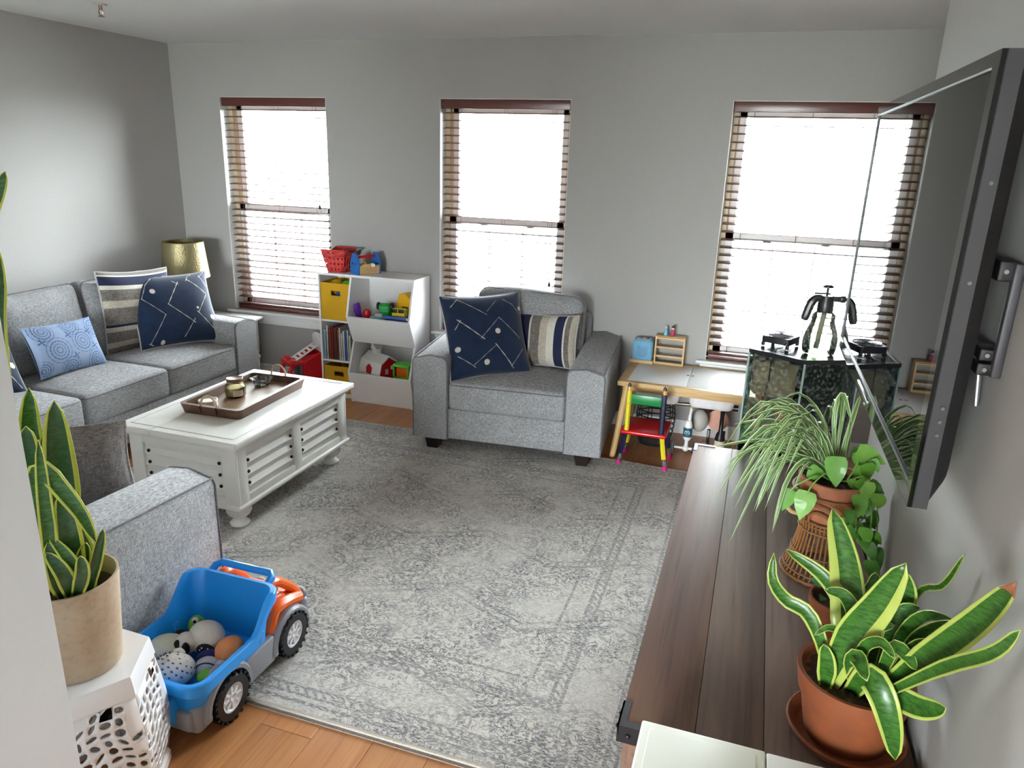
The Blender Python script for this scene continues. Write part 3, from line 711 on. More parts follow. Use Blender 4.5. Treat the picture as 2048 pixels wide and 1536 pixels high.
b = MB(); b.tube([(-TX + 0.05, -TY + 0.05, 0.4655), (TX - 0.05, -TY + 0.05, 0.4655), (TX - 0.05, TY - 0.05, 0.4655), (-TX + 0.05, TY - 0.05, 0.4655)], 0.0014, 5, True); b.build('inlay_line', M('inlay_grey', (186, 186, 184), 0.5), ct)
bun = [(0.03, 0), (0.043, 0.004), (0.047, 0.014), (0.036, 0.026), (0.026, 0.036), (0.028, 0.042), (0.05, 0.058), (0.06, 0.078), (0.056, 0.098), (0.045, 0.112), (0.045, 0.118)]
bm_ = MB(); bm_.lathe(bun, 28); bun_me = bm_.mesh('foot', m_white)
for sx in (-1, 1):
    for sy in (-1, 1): link('foot', bun_me, ct, (sx * 0.235, sy * 0.40, 0))
TZ = 0.4755
# wooden tray with rope handles
m_tray = wood('tray_wood', (110, 80, 62), (84, 58, 46), (54, 38, 32), 'y', 1.4, 0.55)
tr = thing('serving_tray', 'rectangular brown wooden tray with rope handles on the coffee table', 'tray', (-1.482, -1.698, TZ + 0.0005), math.radians(2.4))
b = MB(); b.b2(-0.155, 0.155, -0.285, 0.285, 0, 0.012); b.build('tray_floor', wood('tray_floor', (150, 122, 96), (128, 100, 78), (96, 74, 58), 'y', 1.4, 0.5), tr, smooth=False)
b = MB(); po = rpoly(-0.175, 0.175, -0.302, 0.302, 0.03, 4); pi_ = rpoly(-0.155, 0.155, -0.282, 0.282, 0.022, 4); bo = rpoly(-0.163, 0.163, -0.29, 0.29, 0.026, 4); n = len(po)
vs = [(x, y, 0.0) for x, y in bo] + [(x, y, 0.046) for x, y in po] + [(x, y, 0.05) for x, y in po] + [(x, y, 0.05) for x, y in pi_] + [(x * 0.97, y * 0.985, 0.012) for x, y in pi_]
fs = [(j * n + i, j * n + (i + 1) % n, (j + 1) * n + (i + 1) % n, (j + 1) * n + i) for j in range(4) for i in range(n)]
b.add(vs, fs); b.build('rim', m_tray, tr)
m_rope = M('rope_jute', (196, 176, 142), 0.9, var=0.2, scale=220, bump=0.5)
for sy in (-1, 1):
    b = MB(); b.tube([(0.045 * math.cos(a), sy * 0.297, 0.048 + 0.058 * math.sin(a)) for a in [PI * i / 14 for i in range(15)]], 0.0052, 8)
    h = b.build('handle', m_rope, tr)
    for sx in (-1, 1): b = MB(); b.tube([(sx * 0.045, sy * 0.2965, 0.05), (sx * 0.045, sy * 0.306, 0.047), (sx * 0.045, sy * 0.2985, 0.012)], 0.003, 6); b.build('lashing', M('tray_lashing', (50, 34, 28), 0.8), h)
m_jar = glass('jar_glass', (236, 232, 214), 0.06)
m_wax = M('candle_wax', (192, 178, 112), 0.5, var=0.05)
cj = thing('candle_jar', 'yellow scented candle in a glass jar with flat lid on the tray', 'candle', (-1.535, -1.715, TZ + 0.0135))
b = MB(); b.lathe([(0.030, 0), (0.047, 0.003), (0.052, 0.012), (0.052, 0.05), (0.046, 0.066), (0.038, 0.074), (0.038, 0.082)], 28); b.build('jar', m_jar, cj)
b = MB(); b.lathe([(0.03, 0.003), (0.0485, 0.008), (0.0495, 0.05), (0.0, 0.052)], 28, caps=False); b.build('wax', m_wax, cj)
b = MB(); b.lathe([(0.041, 0.083), (0.042, 0.085), (0.042, 0.097), (0.039, 0.1), (0.036, 0.098)], 28); b.build('lid', M('jar_lid', (120, 98, 78), 0.35, 0.4), cj)
b = MB(); b.grid(lambda u, v: (0.0527 * math.cos(-1.15 + u * 1.0), 0.0527 * math.sin(-1.15 + u * 1.0), 0.012 + v * 0.032), 8, 1); b.build('paper_label', M('label_cream', (214, 204, 178), 0.7), cj, fix=False)
bw = thing('glass_bowl', 'small clear cut-glass bowl on the wooden tray', 'bowl', (-1.525, -1.512, TZ + 0.0135))
b = MB(); N = 36
def bowlp(t): return [(0.028, 0.0), (0.036, 0.004), (0.044, 0.018), (0.05, 0.032), (0.056, 0.042), (0.058, 0.046), (0.053, 0.042), (0.046, 0.03), (0.038, 0.016), (0.02, 0.008)][t]
b.grid(lambda u, v: ((lambda p: (p[0] * (1 + 0.03 * math.cos(u * 2 * PI * 18)) * math.cos(u * 2 * PI), p[0] * (1 + 0.03 * math.cos(u * 2 * PI * 18)) * math.sin(u * 2 * PI), p[1]))(bowlp(round(v * 9)))), 72, 9, True)
b.build('bowl', glass('bowl_glass', (244, 246, 246), 0.03, 0.05, 0.55), bw)  # milky white mottling paints in the highlights of the cut glass
b = MB(); b.lathe([(0.0, 0.0072), (0.027, 0.0074), (0.027, 0.0), (0.0, 0.0)], 24, caps=False); b.build('bowl_foot', glass('bowl_glass', (244, 246, 246), 0.03, 0.05, 0.55), bw)
t2 = thing('candle_tin', 'low white candle dish behind the near rope handle of the tray', 'candle', (-1.555, -1.90, TZ + 0.0135))
b = MB(); b.lathe([(0.044, 0), (0.047, 0.003), (0.047, 0.034), (0.043, 0.035), (0.042, 0.026), (0.0, 0.025)], 28); b.build('dish', M('dish_white', (206, 200, 196), 0.35), t2)
b = MB(); b.lathe([(0.0, 0.0265), (0.0415, 0.0265), (0.0415, 0.03), (0.0, 0.031)], 24, caps=False); b.build('wax', M('wax_white', (214, 208, 200), 0.5), t2)

# ------------------------------------------------------------------ side table and lamp
st = thing('side_table', 'small white side table with two drawers between sofa and window wall', 'side table', (-2.90, -0.265, 0))
b = MB(); b.rbox((0, 0, 0.484), (0.63, 0.42, 0.022), 0.008, 3); b.build('tabletop', m_white, st)
b = MB(); b.b2(-0.285, 0.272, -0.185, 0.185, 0.225, 0.473); b.build('case', m_white, st, smooth=False)
for z in (0.288, 0.41):
    b = MB(); b.rbox((0.276, 0, z), (0.016, 0.34, 0.108), 0.004, 2); dr = b.build('drawer', m_white, st)
    for yk in (-0.09, 0.09):
        b = MB(); b.lathe([(0.006, 0), (0.006, 0.01), (0.013, 0.016), (0.011, 0.024), (0.003, 0.026)], 14, (0.284, yk, z), (0, PI / 2, 0)); b.build('knob', m_stud, dr)
leg = MB(); leg.lathe([(0.012, 0), (0.02, 0.03), (0.026, 0.13), (0.026, 0.16), (0.034, 0.172), (0.036, 0.184), (0.028, 0.195), (0.022, 0.202), (0.028, 0.215), (0.028, 0.24)], 20); leg_me = leg.mesh('leg', m_white)
for sx in (-1, 1):
    for sy in (-1, 1): link('leg', leg_me, st, (sx * 0.255, sy * 0.16, 0))
lp = thing('table_lamp', 'table lamp with hammered brass drum shade beside the sofa', 'lamp', (-3.035, -0.335, 0.4965))
m_brass = NG('brass_hammered'); _v = m_brass.n('TexVoronoi', {'Vector': m_brass.coords(), 'Scale': 90.0})
m_brass.base(lin((148, 138, 102)), 0.45, 0.75); m_brass.bump(_v.outputs['Distance'], 0.5, 0.003); m_brass = m_brass.m
b = MB(); b.lathe([(0.075, 0), (0.08, 0.006), (0.078, 0.02), (0.05, 0.03), (0.048, 0.05), (0.058, 0.1), (0.062, 0.17), (0.055, 0.24), (0.05, 0.262), (0.02, 0.27)], 28); b.build('lamp_base', M('lamp_base_wood', (104, 78, 56), 0.45, var=0.15), lp)
b = MB(); b.cyl((0, 0, 0.26), (0, 0, 0.36), 0.009, 12); b.build('socket', M('lamp_socket', (150, 130, 80), 0.3, 0.9), lp)
b = MB(); b.lathe([(0.168, 0.31), (0.142, 0.565), (0.139, 0.565), (0.165, 0.31)], 48, caps=False); b.add([], []); sh = b.build('lamp_shade', m_brass, lp)
b = MB()
for z, r in ((0.31, 0.168), (0.565, 0.142)): b.tube([(r * math.cos(a * PI / 24), r * math.sin(a * PI / 24), z) for a in range(48)], 0.003, 6, True)
for a in range(3): b.cyl((0, 0, 0.36), (0.165 * math.cos(a * 2.094), 0.165 * math.sin(a * 2.094), 0.318), 0.002, 6)
b.build('shade_ring', M('shade_ring', (150, 132, 80), 0.35, 0.9), sh)
b = MB(); b.ball((0, 0, 0.42), 0.03, 14, 10, None, (1, 1, 1.25)); b.cyl((0, 0, 0.36), (0, 0, 0.4), 0.014, 12); b.build('bulb', M('bulb_white', (240, 236, 220), 0.3), lp)
# ------------------------------------------------------------------ toy bookcase
m_mel = M('melamine_white', (236, 235, 236), 0.4, var=0.01)
BX0, BXD, BX1 = -1.955, -1.688, -1.205
bc = thing('toy_bookcase', 'white toy organiser bookcase with cubbies and slanted bins', 'bookcase')
T = 0.014; YB = -0.018
prof = [(YB, 0.0), (-0.30, 0.0), (-0.30, 0.035), (-0.338, 0.225), (-0.252, 0.44), (-0.338, 0.63), (-0.264, 0.898), (YB, 0.898)]
b = MB(); b.b2(BX0, BX0 + T, -0.264, YB, 0, 0.898); b.build('side_panel', m_mel, bc, smooth=False)
b = MB(); b.prism(prof, BXD - T / 2, BXD + T / 2, 'x'); b.build('divider', m_mel, bc, smooth=False)
b = MB(); b.prism(prof, BX1 - T, BX1, 'x'); b.build('side_panel', m_mel, bc, smooth=False)
b = MB(); b.b2(BX0 - 0.006, BX1 + 0.006, -0.272, YB, 0.898, 0.914); b.build('top_panel', m_mel, bc, smooth=False)
b = MB(); b.b2(BX0, BX1, YB, YB + 0.004, 0.0, 0.898); b.build('back_panel', m_mel, bc, smooth=False)
for z in (0.03, 0.277, 0.572):
    b = MB(); b.b2(BX0 + T, BXD - T / 2, -0.262, YB, z - T / 2, z + T / 2); b.build('shelf', m_mel, bc, smooth=False)
for z, yf in ((0.03, -0.297), (0.445, -0.25)):
    b = MB(); b.b2(BXD + T / 2, BX1 - T, yf, YB, z - T / 2, z + T / 2); b.build('shelf', m_mel, bc, smooth=False)
for (ya, za), (yb, zb) in (((-0.252, 0.438), (-0.338, 0.63)), ((-0.30, 0.024), (-0.338, 0.225))):
    L = math.hypot(yb - ya, zb - za); ny, nz = -(zb - za) / L, (yb - ya) / L
    b = MB(); b.prism([(ya, za), (yb, zb), (yb - ny * 0.012, zb - nz * 0.012), (ya - ny * 0.012, za - nz * 0.012)], BXD + T / 2, BX1 - T, 'x'); b.build('bin_front', m_mel, bc, smooth=False)
b = MB(); b.b2(BX0 + T, BXD - T / 2, -0.25, -0.236, 0.0, 0.023); b.b2(BXD + T / 2, BX1 - T, -0.29, -0.276, 0, 0.023); b.build('plinth', m_mel, bc, smooth=False)

def plas(name, c, rough=0.35): return M('plastic_' + name, c, rough, var=0.03, scale=8)
P_red = plas('red', (205, 22, 34)); P_red2 = plas('basket_red', (206, 60, 56), 0.45); P_blue = plas('blue', (30, 108, 186)); P_green = plas('green', (40, 160, 76)); P_lime = plas('lime', (96, 214, 60))
P_yel = plas('yellow', (242, 186, 30)); P_black = plas('black', (26, 25, 27)); P_purple = plas('purple', (96, 40, 150)); P_teal = plas('teal', (60, 150, 168)); P_white = plas('white', (232, 232, 230))
P_orange = plas('orange', (240, 110, 24)); P_mint = plas('mint', (140, 198, 192)); P_brown = plas('brown', (88, 50, 44)); P_dgrey = plas('dark_grey', (66, 68, 72)); P_pink = plas('pink', (206, 26, 120))
m_pine = wood('pine', (216, 182, 130), (198, 162, 108), (176, 136, 84), 'x', 1.6, 0.5)
m_bin = M('bin_canvas', (208, 160, 26), 0.9, var=0.08, scale=160, bump=0.2)
# canvas bins with a slot handle
def canvas_bin(label, z0, h, dark):
    r = thing('canvas_bin', label, 'storage bin', ((BX0 + BXD) / 2 + 0.004, -0.145, z0), 0, 'yellow canvas bins'); w, d, t = 0.118, 0.118, 0.004
    b = MB(); b.b2(-w, w, -d, d, 0, t); b.b2(-w, -w + t, -d, d, 0, h); b.b2(w - t, w, -d, d, 0, h); b.b2(-w, w, d - t, d, 0, h)
    # front wall with a real hand slot
    sx0, sx1, sz0, sz1 = -0.032, 0.038, h * 0.72 - 0.014, h * 0.72 + 0.016
    b.b2(-w, sx0, -d, -d + t, 0, h); b.b2(sx1, w, -d, -d + t, 0, h); b.b2(sx0, sx1, -d, -d + t, 0, sz0); b.b2(sx0, sx1, -d, -d + t, sz1, h)
    b.build('bin_wall', m_bin, r, smooth=False)
    p = MB(); p.tube([(sx0, -d - 0.001, sz0), (sx1, -d - 0.001, sz0), (sx1, -d - 0.001, sz1), (sx0, -d - 0.001, sz1)], 0.0025, 6, True); p.build('slot_rim', dark, r)
    return r
canvas_bin('yellow canvas bin with toys showing at the rim, upper cubby', 0.5795, 0.265, P_brown)
canvas_bin('yellow canvas bin in the lowest cubby under the books', 0.0375, 0.20, P_brown)
for (x, y, z, r_, m_, nm, lab) in ((-1.86, -0.17, 0.80, 0.055, P_yel, 'toy_ball', 'yellow ball in the upper canvas bin'), (-1.765, -0.18, 0.812, 0.045, P_lime, 'toy_ball', 'green ball in the upper canvas bin'), (-1.815, -0.19, 0.715, 0.06, P_blue, 'toy_ball', 'blue ball behind the hand slot of the upper canvas bin')):
    t = thing(nm, lab, 'ball', (x, y, z)); b = MB(); b.ball((0, 0, 0), r_, 20, 14); s = b.build('shell', m_, t)
    b = MB(); b.tube([(r_ * math.cos(a * PI / 16), r_ * math.sin(a * PI / 16), 0) for a in range(32)], 0.002, 5, True); b.build('seam', m_, t, None, (0.6, 0.3, 0))
t = thing('toy_stack', 'toys filling the upper canvas bin beneath the balls', 'toy', (-1.815, -0.145, 0.588)); b = MB(); b.rbox((0, 0, 0.04), (0.2, 0.2, 0.078), 0.03, 3); b.rbox((0.03, 0.06, 0.12), (0.12, 0.1, 0.08), 0.03, 3); b.build('blocks', P_orange, t)
# books
rb = random.Random(4)
bk = [('pale blue', (120, 170, 190), .022, .215), ('white spotted', (214, 210, 206), .013, .245), ('rust brown', (120, 58, 34), .024, .225), ('dark red', (150, 26, 26), .014, .24), ('dark brown', (82, 44, 34), .030, .235), ('orange brown', (150, 80, 40), .010, .24),
      ('grey and white', (190, 186, 190), .016, .238), ('cream', (216, 208, 196), .014, .20), ('off white', (206, 206, 204), .015, .216), ('royal blue', (60, 84, 170), .016, .21), ('pure white', (230, 230, 230), .010, .222), ('pale green', (176, 190, 140), .018, .19), ('sky blue and black', (70, 96, 130), .014, .206)]
x = BX0 + T + 0.004
for nm, c_, wd, h in bk:
    t = thing('book', nm + ' picture book upright in the middle cubby', 'book', (x + wd / 2, -0.12, 0.2845), 0, 'books in the middle cubby')
    dp = 0.18 + rb.random() * 0.03; y0 = -0.13
    cv = M('book_' + nm.replace(' ', '_'), c_, 0.45, var=0.25, scale=40)
    b = MB(); b.b2(-wd / 2, -wd / 2 + 0.002, y0, y0 + dp, 0, h); b.b2(wd / 2 - 0.002, wd / 2, y0, y0 + dp, 0, h); b.b2(-wd / 2, wd / 2, y0, y0 + 0.003, 0, h); b.build('cover', cv, t, smooth=False)
    b = MB(); b.b2(-wd / 2 + 0.002, wd / 2 - 0.002, y0 + 0.003, y0 + dp - 0.004, 0.003, h - 0.003); b.build('pages', M('book_pages', (228, 222, 206), 0.9), t, smooth=False)
    x += wd + 0.0018

# perforated red basket
def hole_panel(b, fn, nx, ny, hr, skip=()):
    """panel of nx*ny cells with octagonal holes; fn(u,v) maps 0..1 to space"""
    for i in range(nx):
        for j in range(ny):
            if (i, j) in skip:
                b.add([fn(i / nx, j / ny), fn((i + 1) / nx, j / ny), fn((i + 1) / nx, (j + 1) / ny), fn(i / nx, (j + 1) / ny)], [(0, 1, 2, 3)]); continue
            sq = [(0, 0), (.5, 0), (1, 0), (1, .5), (1, 1), (.5, 1), (0, 1), (0, .5)]
            oc = [(.5 + hr * math.cos(PI * 1.25 + k * PI / 4), .5 + hr * math.sin(PI * 1.25 + k * PI / 4)) for k in range(8)]
            vs = [fn((i + a) / nx, (j + c) / ny) for a, c in sq] + [fn((i + a) / nx, (j + c) / ny) for a, c in oc]
            b.add(vs, [(k, (k + 1) % 8, 8 + (k + 1) % 8, 8 + k) for k in range(8)])
BT = 0.9145
bs = thing('toy_basket', 'red perforated plastic basket on top of the bookcase', 'basket', (-1.835, -0.145, BT), 0)
def bw_(s, z): return s * (0.62 + 0.38 * min(1, z / 0.155))
faces = MB(); hx_, hy_, hh = 0.095, 0.105, 0.155
def wall_fn(ax, sg):
    def f(u, v):
        k = 0.68 + 0.32 * v; lift = 0.02 if ax == 'y' else 0.0
        top = hh - (0.0 if ax == 'y' else 0.03 * math.sin(PI * u))
        if ax == 'y': return ((u * 2 - 1) * hx_ * k, sg * hy_ * k, v * top)
        return (sg * hx_ * k, (u * 2 - 1) * hy_ * k, v * top)
    return f
for ax, sg in (('y', -1), ('y', 1), ('x', -1), ('x', 1)): hole_panel(faces, wall_fn(ax, sg), 5, 4, 0.20, {(0, 0), (4, 0), (1, 3), (2, 3), (3, 3), (0, 3), (4, 3)} - ({(1, 3), (2, 3)} if ax == 'y' else set()))
o = faces.build('basket_wall', P_red2, bs, angle=1.0); sm = o.modifiers.new('thickness', 'SOLIDIFY'); sm.thickness = 0.004
b = MB(); b.rbox((0, 0, 0.004), (hx_ * 1.36, hy_ * 1.36, 0.008), 0.003); b.build('basket_floor', P_red2, bs)
b = MB(); b.tube([(-hx_, -hy_, hh), (hx_, -hy_, hh), (hx_, 0, hh - 0.03), (hx_, hy_, hh), (-hx_, hy_, hh), (-hx_, 0, hh - 0.03)], 0.005, 8, True); b.build('rim', P_red2, bs)
tt = thing('toy_tongs', 'grey toy tool lying across the red basket', 'toy', (-1.80, -0.10, BT + 0.125), 0.5, None, (0.0, -0.35, 0.5))
b = MB(); b.rbox((0, 0, 0), (0.15, 0.022, 0.010), 0.004); b.build('shaft', P_dgrey, tt); b = MB(); b.rbox((0.082, 0, 0), (0.04, 0.03, 0.014), 0.006); b.build('grip', P_teal, tt)
# wooden tool tote with blue ends
tk = thing('toy_tool_box', 'blue and wooden toy tool tote with a red handle on the bookcase', 'toy toolbox', (-1.625, -0.165, BT), math.radians(-28))
for y in (-0.085, 0.085):
    b = MB(); b.prism([(-0.05, 0), (0.05, 0), (0.052, 0.075), (0.028, 0.135), (0.018, 0.145), (-0.018, 0.145), (-0.028, 0.135), (-0.052, 0.075)], y - 0.006, y + 0.006, 'y'); e = b.build('end_board', P_blue, tk, smooth=False)
    b = MB()
    for xx in (-0.018, 0.018): b.lathe([(0.006, 0), (0.006, 0.003)], 12, (xx, y + (-0.0085 if y < 0 else 0.0055), 0.075), (PI / 2, 0, 0) if y < 0 else (PI / 2, 0, 0))
    b.build('screw_head', plas('deep_blue', (18, 66, 130)), e)
for x_ in (-0.046, 0.046):
    b = MB(); b.b2(x_ - 0.005, x_ + 0.005, -0.079, 0.079, 0.004, 0.062); b.build('side_board', m_pine, tk, smooth=False)
b = MB(); b.b2(-0.041, 0.041, -0.079, 0.079, 0.0, 0.01); b.build('bottom_board', m_pine, tk, smooth=False)
b = MB(); b.cyl((0, -0.079, 0.118), (0, 0.079, 0.118), 0.009, 12); b.build('handle', P_red, tk)
tw = thing('toy_ring', 'yellow toy wheel inside the wooden tool tote', 'toy', (-1.62, -0.16, BT + 0.012), 0); b = MB(); b.lathe([(0.032, -0.008), (0.036, -0.005), (0.036, 0.005), (0.032, 0.008)], 20, (0, 0, 0.036), (0, PI / 2 - 0.4, 0.4)); b.build('tyre', P_yel, tw); b = MB(); b.lathe([(0.012, -0.011), (0.012, 0.011)], 14, (0, 0, 0.036), (0, PI / 2 - 0.4, 0.4)); b.build('hub', P_black, tw)
th = thing('toy_hammer', 'pale wooden toy hammer lying in the tool tote', 'toy', (-1.60, -0.20, BT + 0.065), 0.7); b = MB(); b.rbox((0, 0, 0), (0.085, 0.014, 0.012), 0.005); b.build('handle', m_pine, th); b = MB(); b.rbox((0.045, 0, 0.0), (0.024, 0.05, 0.022), 0.006); b.build('head', P_white, th)

# toys in the upper slanted bin
def toy(name, label, loc, rot=(0, 0, 0), cat='toy'): return thing(name, label, cat, loc, 0, None, rot)
ZU = 0.4525
t = toy('toy_flashlight', 'purple toy flashlight leaning in the upper bin', (-1.62, -0.20, ZU + 0.03), (0.12, -0.28, 0)); b = MB(); b.lathe([(0.022, 0), (0.022, 0.16), (0.03, 0.19), (0.034, 0.225), (0.03, 0.235)], 20); b.build('barrel', P_purple, t); b = MB(); b.lathe([(0.024, 0.06), (0.024, 0.075)], 20); b.build('ring', plas('dark_purple', (60, 24, 100)), t)
t = toy('toy_tube', 'red ribbed toy tube standing in the upper bin', (-1.625, -0.215, ZU), (0.0, 0.14, 0)); b = MB(); b.lathe([(0.026, 0), (0.028, 0.19), (0.022, 0.215), (0.012, 0.222)], 20); b.build('barrel', P_red, t); b = MB()
for k in range(5): b.lathe([(0.0285, 0.125 + k * 0.014), (0.031, 0.129 + k * 0.014), (0.0285, 0.133 + k * 0.014)], 20)
b.build('rib', P_red, t)
t = toy('toy_block', 'dark maroon toy block beside the red tube in the upper bin', (-1.664, -0.222, ZU)); b = MB(); b.rbox((0, 0, 0.095), (0.02, 0.03, 0.19), 0.006); b.build('body', plas('maroon', (90, 20, 36)), t); b = MB(); b.rbox((0, 0, 0.192), (0.012, 0.02, 0.008), 0.003); b.build('cap', P_red, t)
t = toy('toy_monster_truck', 'green toy truck with black wheels tipped on end in the upper bin', (-1.475, -0.135, ZU + 0.135), (0.5, 0, 0.15)); b = MB(); b.rbox((0, 0, 0.07), (0.085, 0.06, 0.15), 0.02, 3); b.rbox((0, -0.03, 0.09), (0.07, 0.03, 0.07), 0.012, 3); b.build('body', P_green, t)
for sx in (-1, 1):
    for z in (0.02, 0.12):
        b = MB(); b.lathe([(0.02, -0.011), (0.026, -0.007), (0.026, 0.007), (0.02, 0.011)], 18, (sx * 0.05, 0.012, z), (0, PI / 2, 0)); b.build('wheel', P_black, t)
t = toy('toy_ramp', 'brown toy ramp piece leaning in front of the green truck', (-1.53, -0.165, ZU), (0.10, 0.45, 0.3)); b = MB(); b.rbox((0, 0, 0.11), (0.045, 0.014, 0.215), 0.005); b.build('board', P_brown, t); b = MB(); b.rbox((0.024, 0, 0.11), (0.006, 0.02, 0.21), 0.002); b.rbox((-0.024, 0, 0.11), (0.006, 0.02, 0.21), 0.002); b.build('rail', plas('grey_mauve', (140, 130, 140)), t)
t = toy('toy_boat', 'mint green toy boat at the lip of the upper bin', (-1.505, -0.212, ZU), (0.12, 0, 0.1)); b = MB(); b.rbox((0, 0, 0.09), (0.13, 0.045, 0.18), 0.022, 3); b.build('hull', P_mint, t); b = MB(); b.rbox((0.01, 0, 0.19), (0.06, 0.032, 0.022), 0.008); b.build('deck', plas('pale_grey', (176, 182, 188)), t)
t = toy('toy_excavator', 'yellow toy digger lying among the toys in the upper bin', (-1.345, -0.085, ZU), (0.0, 0.0, -0.2)); b = MB(); b.rbox((0, 0, 0.10), (0.13, 0.10, 0.20), 0.012, 2); b.build('chassis', P_yel, t)
b = MB(); b.prism([(-0.075, 0.20), (0.06, 0.17), (0.085, 0.27), (0.01, 0.335), (-0.04, 0.33)], -0.04, 0.04, 'y'); b.build('shovel', P_yel, t, smooth=False)
b = MB(); b.tube([(-0.07, -0.07, 0.08), (-0.09, -0.08, 0.2), (-0.075, -0.07, 0.24)], 0.016, 8); b.build('boom', P_yel, t); b = MB(); b.rbox((0.01, -0.043, 0.235), (0.05, 0.006, 0.02), 0.003); b.build('pin', P_brown, t)
t = toy('toy_bus', 'bright yellow toy bus with two black windows in the upper bin', (-1.355, -0.185, ZU + 0.042)); b = MB(); b.rbox((0, 0, 0.10), (0.10, 0.06, 0.20), 0.01, 2); b.build('body', plas('lemon', (236, 222, 40)), t)
b = MB()
for xx in (-0.026, 0.026): b.rbox((xx, -0.032, 0.185), (0.044, 0.006, 0.026), 0.003, 2)
b.build('window', P_black, t); b = MB(); b.rbox((-0.022, -0.0315, 0.115), (0.052, 0.004, 0.068), 0.002, 1); q = b.build('panel', P_black, t); b = MB()
b.tube([(-0.032, -0.0342, 0.100), (-0.012, -0.0342, 0.100), (-0.012, -0.0342, 0.130), (-0.032, -0.0342, 0.130)], 0.0028, 6, True); b.build('panel_rim', plas('lemon', (236, 222, 40)), q, smooth=False)
t = toy('toy_crate', 'brown toy crate beside the yellow bus in the upper bin', (-1.268, -0.18, ZU + 0.042)); b = MB(); b.rbox((0, 0, 0.075), (0.062, 0.06, 0.15), 0.006); b.build('body', P_brown, t); b = MB(); b.rbox((0, -0.031, 0.12), (0.062, 0.004, 0.02), 0.002); b.rbox((0, -0.031, 0.05), (0.062, 0.004, 0.02), 0.002); b.build('slat', plas('umber', (70, 40, 34)), t)
t = toy('toy_signpost', 'teal toy signpost standing at the back of the upper bin', (-1.262, -0.10, ZU), (0, 0.0, 0.0)); b = MB(); b.rbox((0, 0, 0.15), (0.05, 0.02, 0.30), 0.006); b.build('board', P_teal, t); b = MB(); b.rbox((0, -0.011, 0.27), (0.03, 0.004, 0.03), 0.002); b.build('knob', P_blue, t)
t = toy('toy_tray', 'shallow blue plastic tray along the lip of the upper bin', (-1.335, -0.258, ZU)); b = MB(); b.rbox((0, 0.028, 0.0925), (0.2, 0.02, 0.185), 0.006, 2, 1, (0.25, 0, 0)); b.rbox((0, -0.012, 0.19), (0.2, 0.03, 0.02), 0.005); b.build('tray_body', plas('mid_blue', (72, 100, 172)), t)
b = MB(); b.rbox((0.085, -0.0285, 0.19), (0.008, 0.004, 0.016), 0.0015); b.build('clip', P_white, t)
# toy barn
t = toy('toy_barn', 'red toy barn with a white gambrel roof in the lower bin', (-1.535, -0.168, 0.0375), (0, 0, math.radians(-24)), 'toy barn'); t.scale = (0.88, 0.88, 0.98)
gam = [(-0.095, 0.0), (0.095, 0.0), (0.105, 0.16), (0.075, 0.255), (0.0, 0.30), (-0.075, 0.255), (-0.105, 0.16)]
b = MB(); b.prism([(y, z) for y, z in gam], -0.12, 0.12, 'x'); b.build('barn_wall', P_red, t, smooth=False)
rf = MB(); ro = [(-0.115, 0.14), (-0.112, 0.175), (-0.082, 0.268), (0.0, 0.318), (0.082, 0.268), (0.112, 0.175), (0.115, 0.14)]; ri = [(y * 0.93, z - 0.009) for y, z in ro]
rf.prism(ro + ri[::-1], -0.135, 0.135, 'x'); rf.build('barn_roof', P_white, t, smooth=False)
b = MB(); b.rbox((-0.03, 0, 0.33), (0.06, 0.05, 0.05), 0.006); b.prism([(-0.06 - 0.01, 0.35), (0.01, 0.35), (-0.03, 0.385)], -0.034, 0.034, 'y'); b.build('cupola', P_white, t)
b = MB(); b.tube([(-0.045, -0.099, 0.004), (-0.045, -0.1, 0.10), (0.045, -0.1, 0.10), (0.045, -0.099, 0.004)], 0.006, 6); dfm = b.build('door_frame', plas('pale_pink', (226, 200, 200)), t)
b = MB(); b.b2(-0.043, 0.043, -0.0975, -0.094, 0.002, 0.098); b.build('doorway', plas('barn_dark', (96, 40, 44)), dfm, smooth=False)
b = MB(); b.prism([(-0.03, 0.18), (0.03, 0.18), (0.03, 0.225), (0.0, 0.25), (-0.03, 0.225)], -0.1115, -0.098, 'y'); b.build('loft_window', P_red, t, smooth=False)
b = MB(); b.rbox((0.123, -0.02, 0.20), (0.006, 0.03, 0.04), 0.002); b.rbox((0.123, 0.035, 0.225), (0.006, 0.028, 0.03), 0.002); b.build('gable_window', plas('pale_pink', (226, 200, 200)), t)
# lime toy truck with a smiling face
t = toy('toy_truck', 'lime green smiling toy truck beside the barn in the lower bin', (-1.312, -0.205, 0.0375), (0, 0, math.radians(-10)), 'toy truck')
b = MB(); b.rbox((0, 0, 0.105), (0.155, 0.12, 0.13), 0.025, 3); b.build('hood', P_lime, t); b = MB(); b.rbox((0, 0.0, 0.04), (0.158, 0.125, 0.04), 0.015, 3); b.build('bumper', plas('leaf_green', (40, 190, 50)), t)
b = MB(); b.rbox((0.0, 0.045, 0.20), (0.138, 0.05, 0.13), 0.018, 3); b.rbox((0, -0.005, 0.257), (0.138, 0.10, 0.024), 0.01, 2)
for sx in (-1, 1): b.rbox((sx * 0.062, -0.045, 0.21), (0.014, 0.014, 0.09), 0.005)
b.build('cab', P_lime, t)
b = MB(); b.rbox((0, -0.0, 0.205), (0.112, 0.06, 0.07), 0.008); b.build('windshield', P_orange, t)
b = MB()
for sx in (-1, 1): b.ball((sx * 0.042, -0.0605, 0.14), 0.014, 14, 10, None, (1, 0.35, 1.2))
e = b.build('eye_white', P_white, t); b = MB()
for sx in (-1, 1): b.ball((sx * 0.042, -0.0645, 0.137), 0.009, 12, 8, None, (1, 0.35, 1.2))
b.build('pupil', P_black, e)
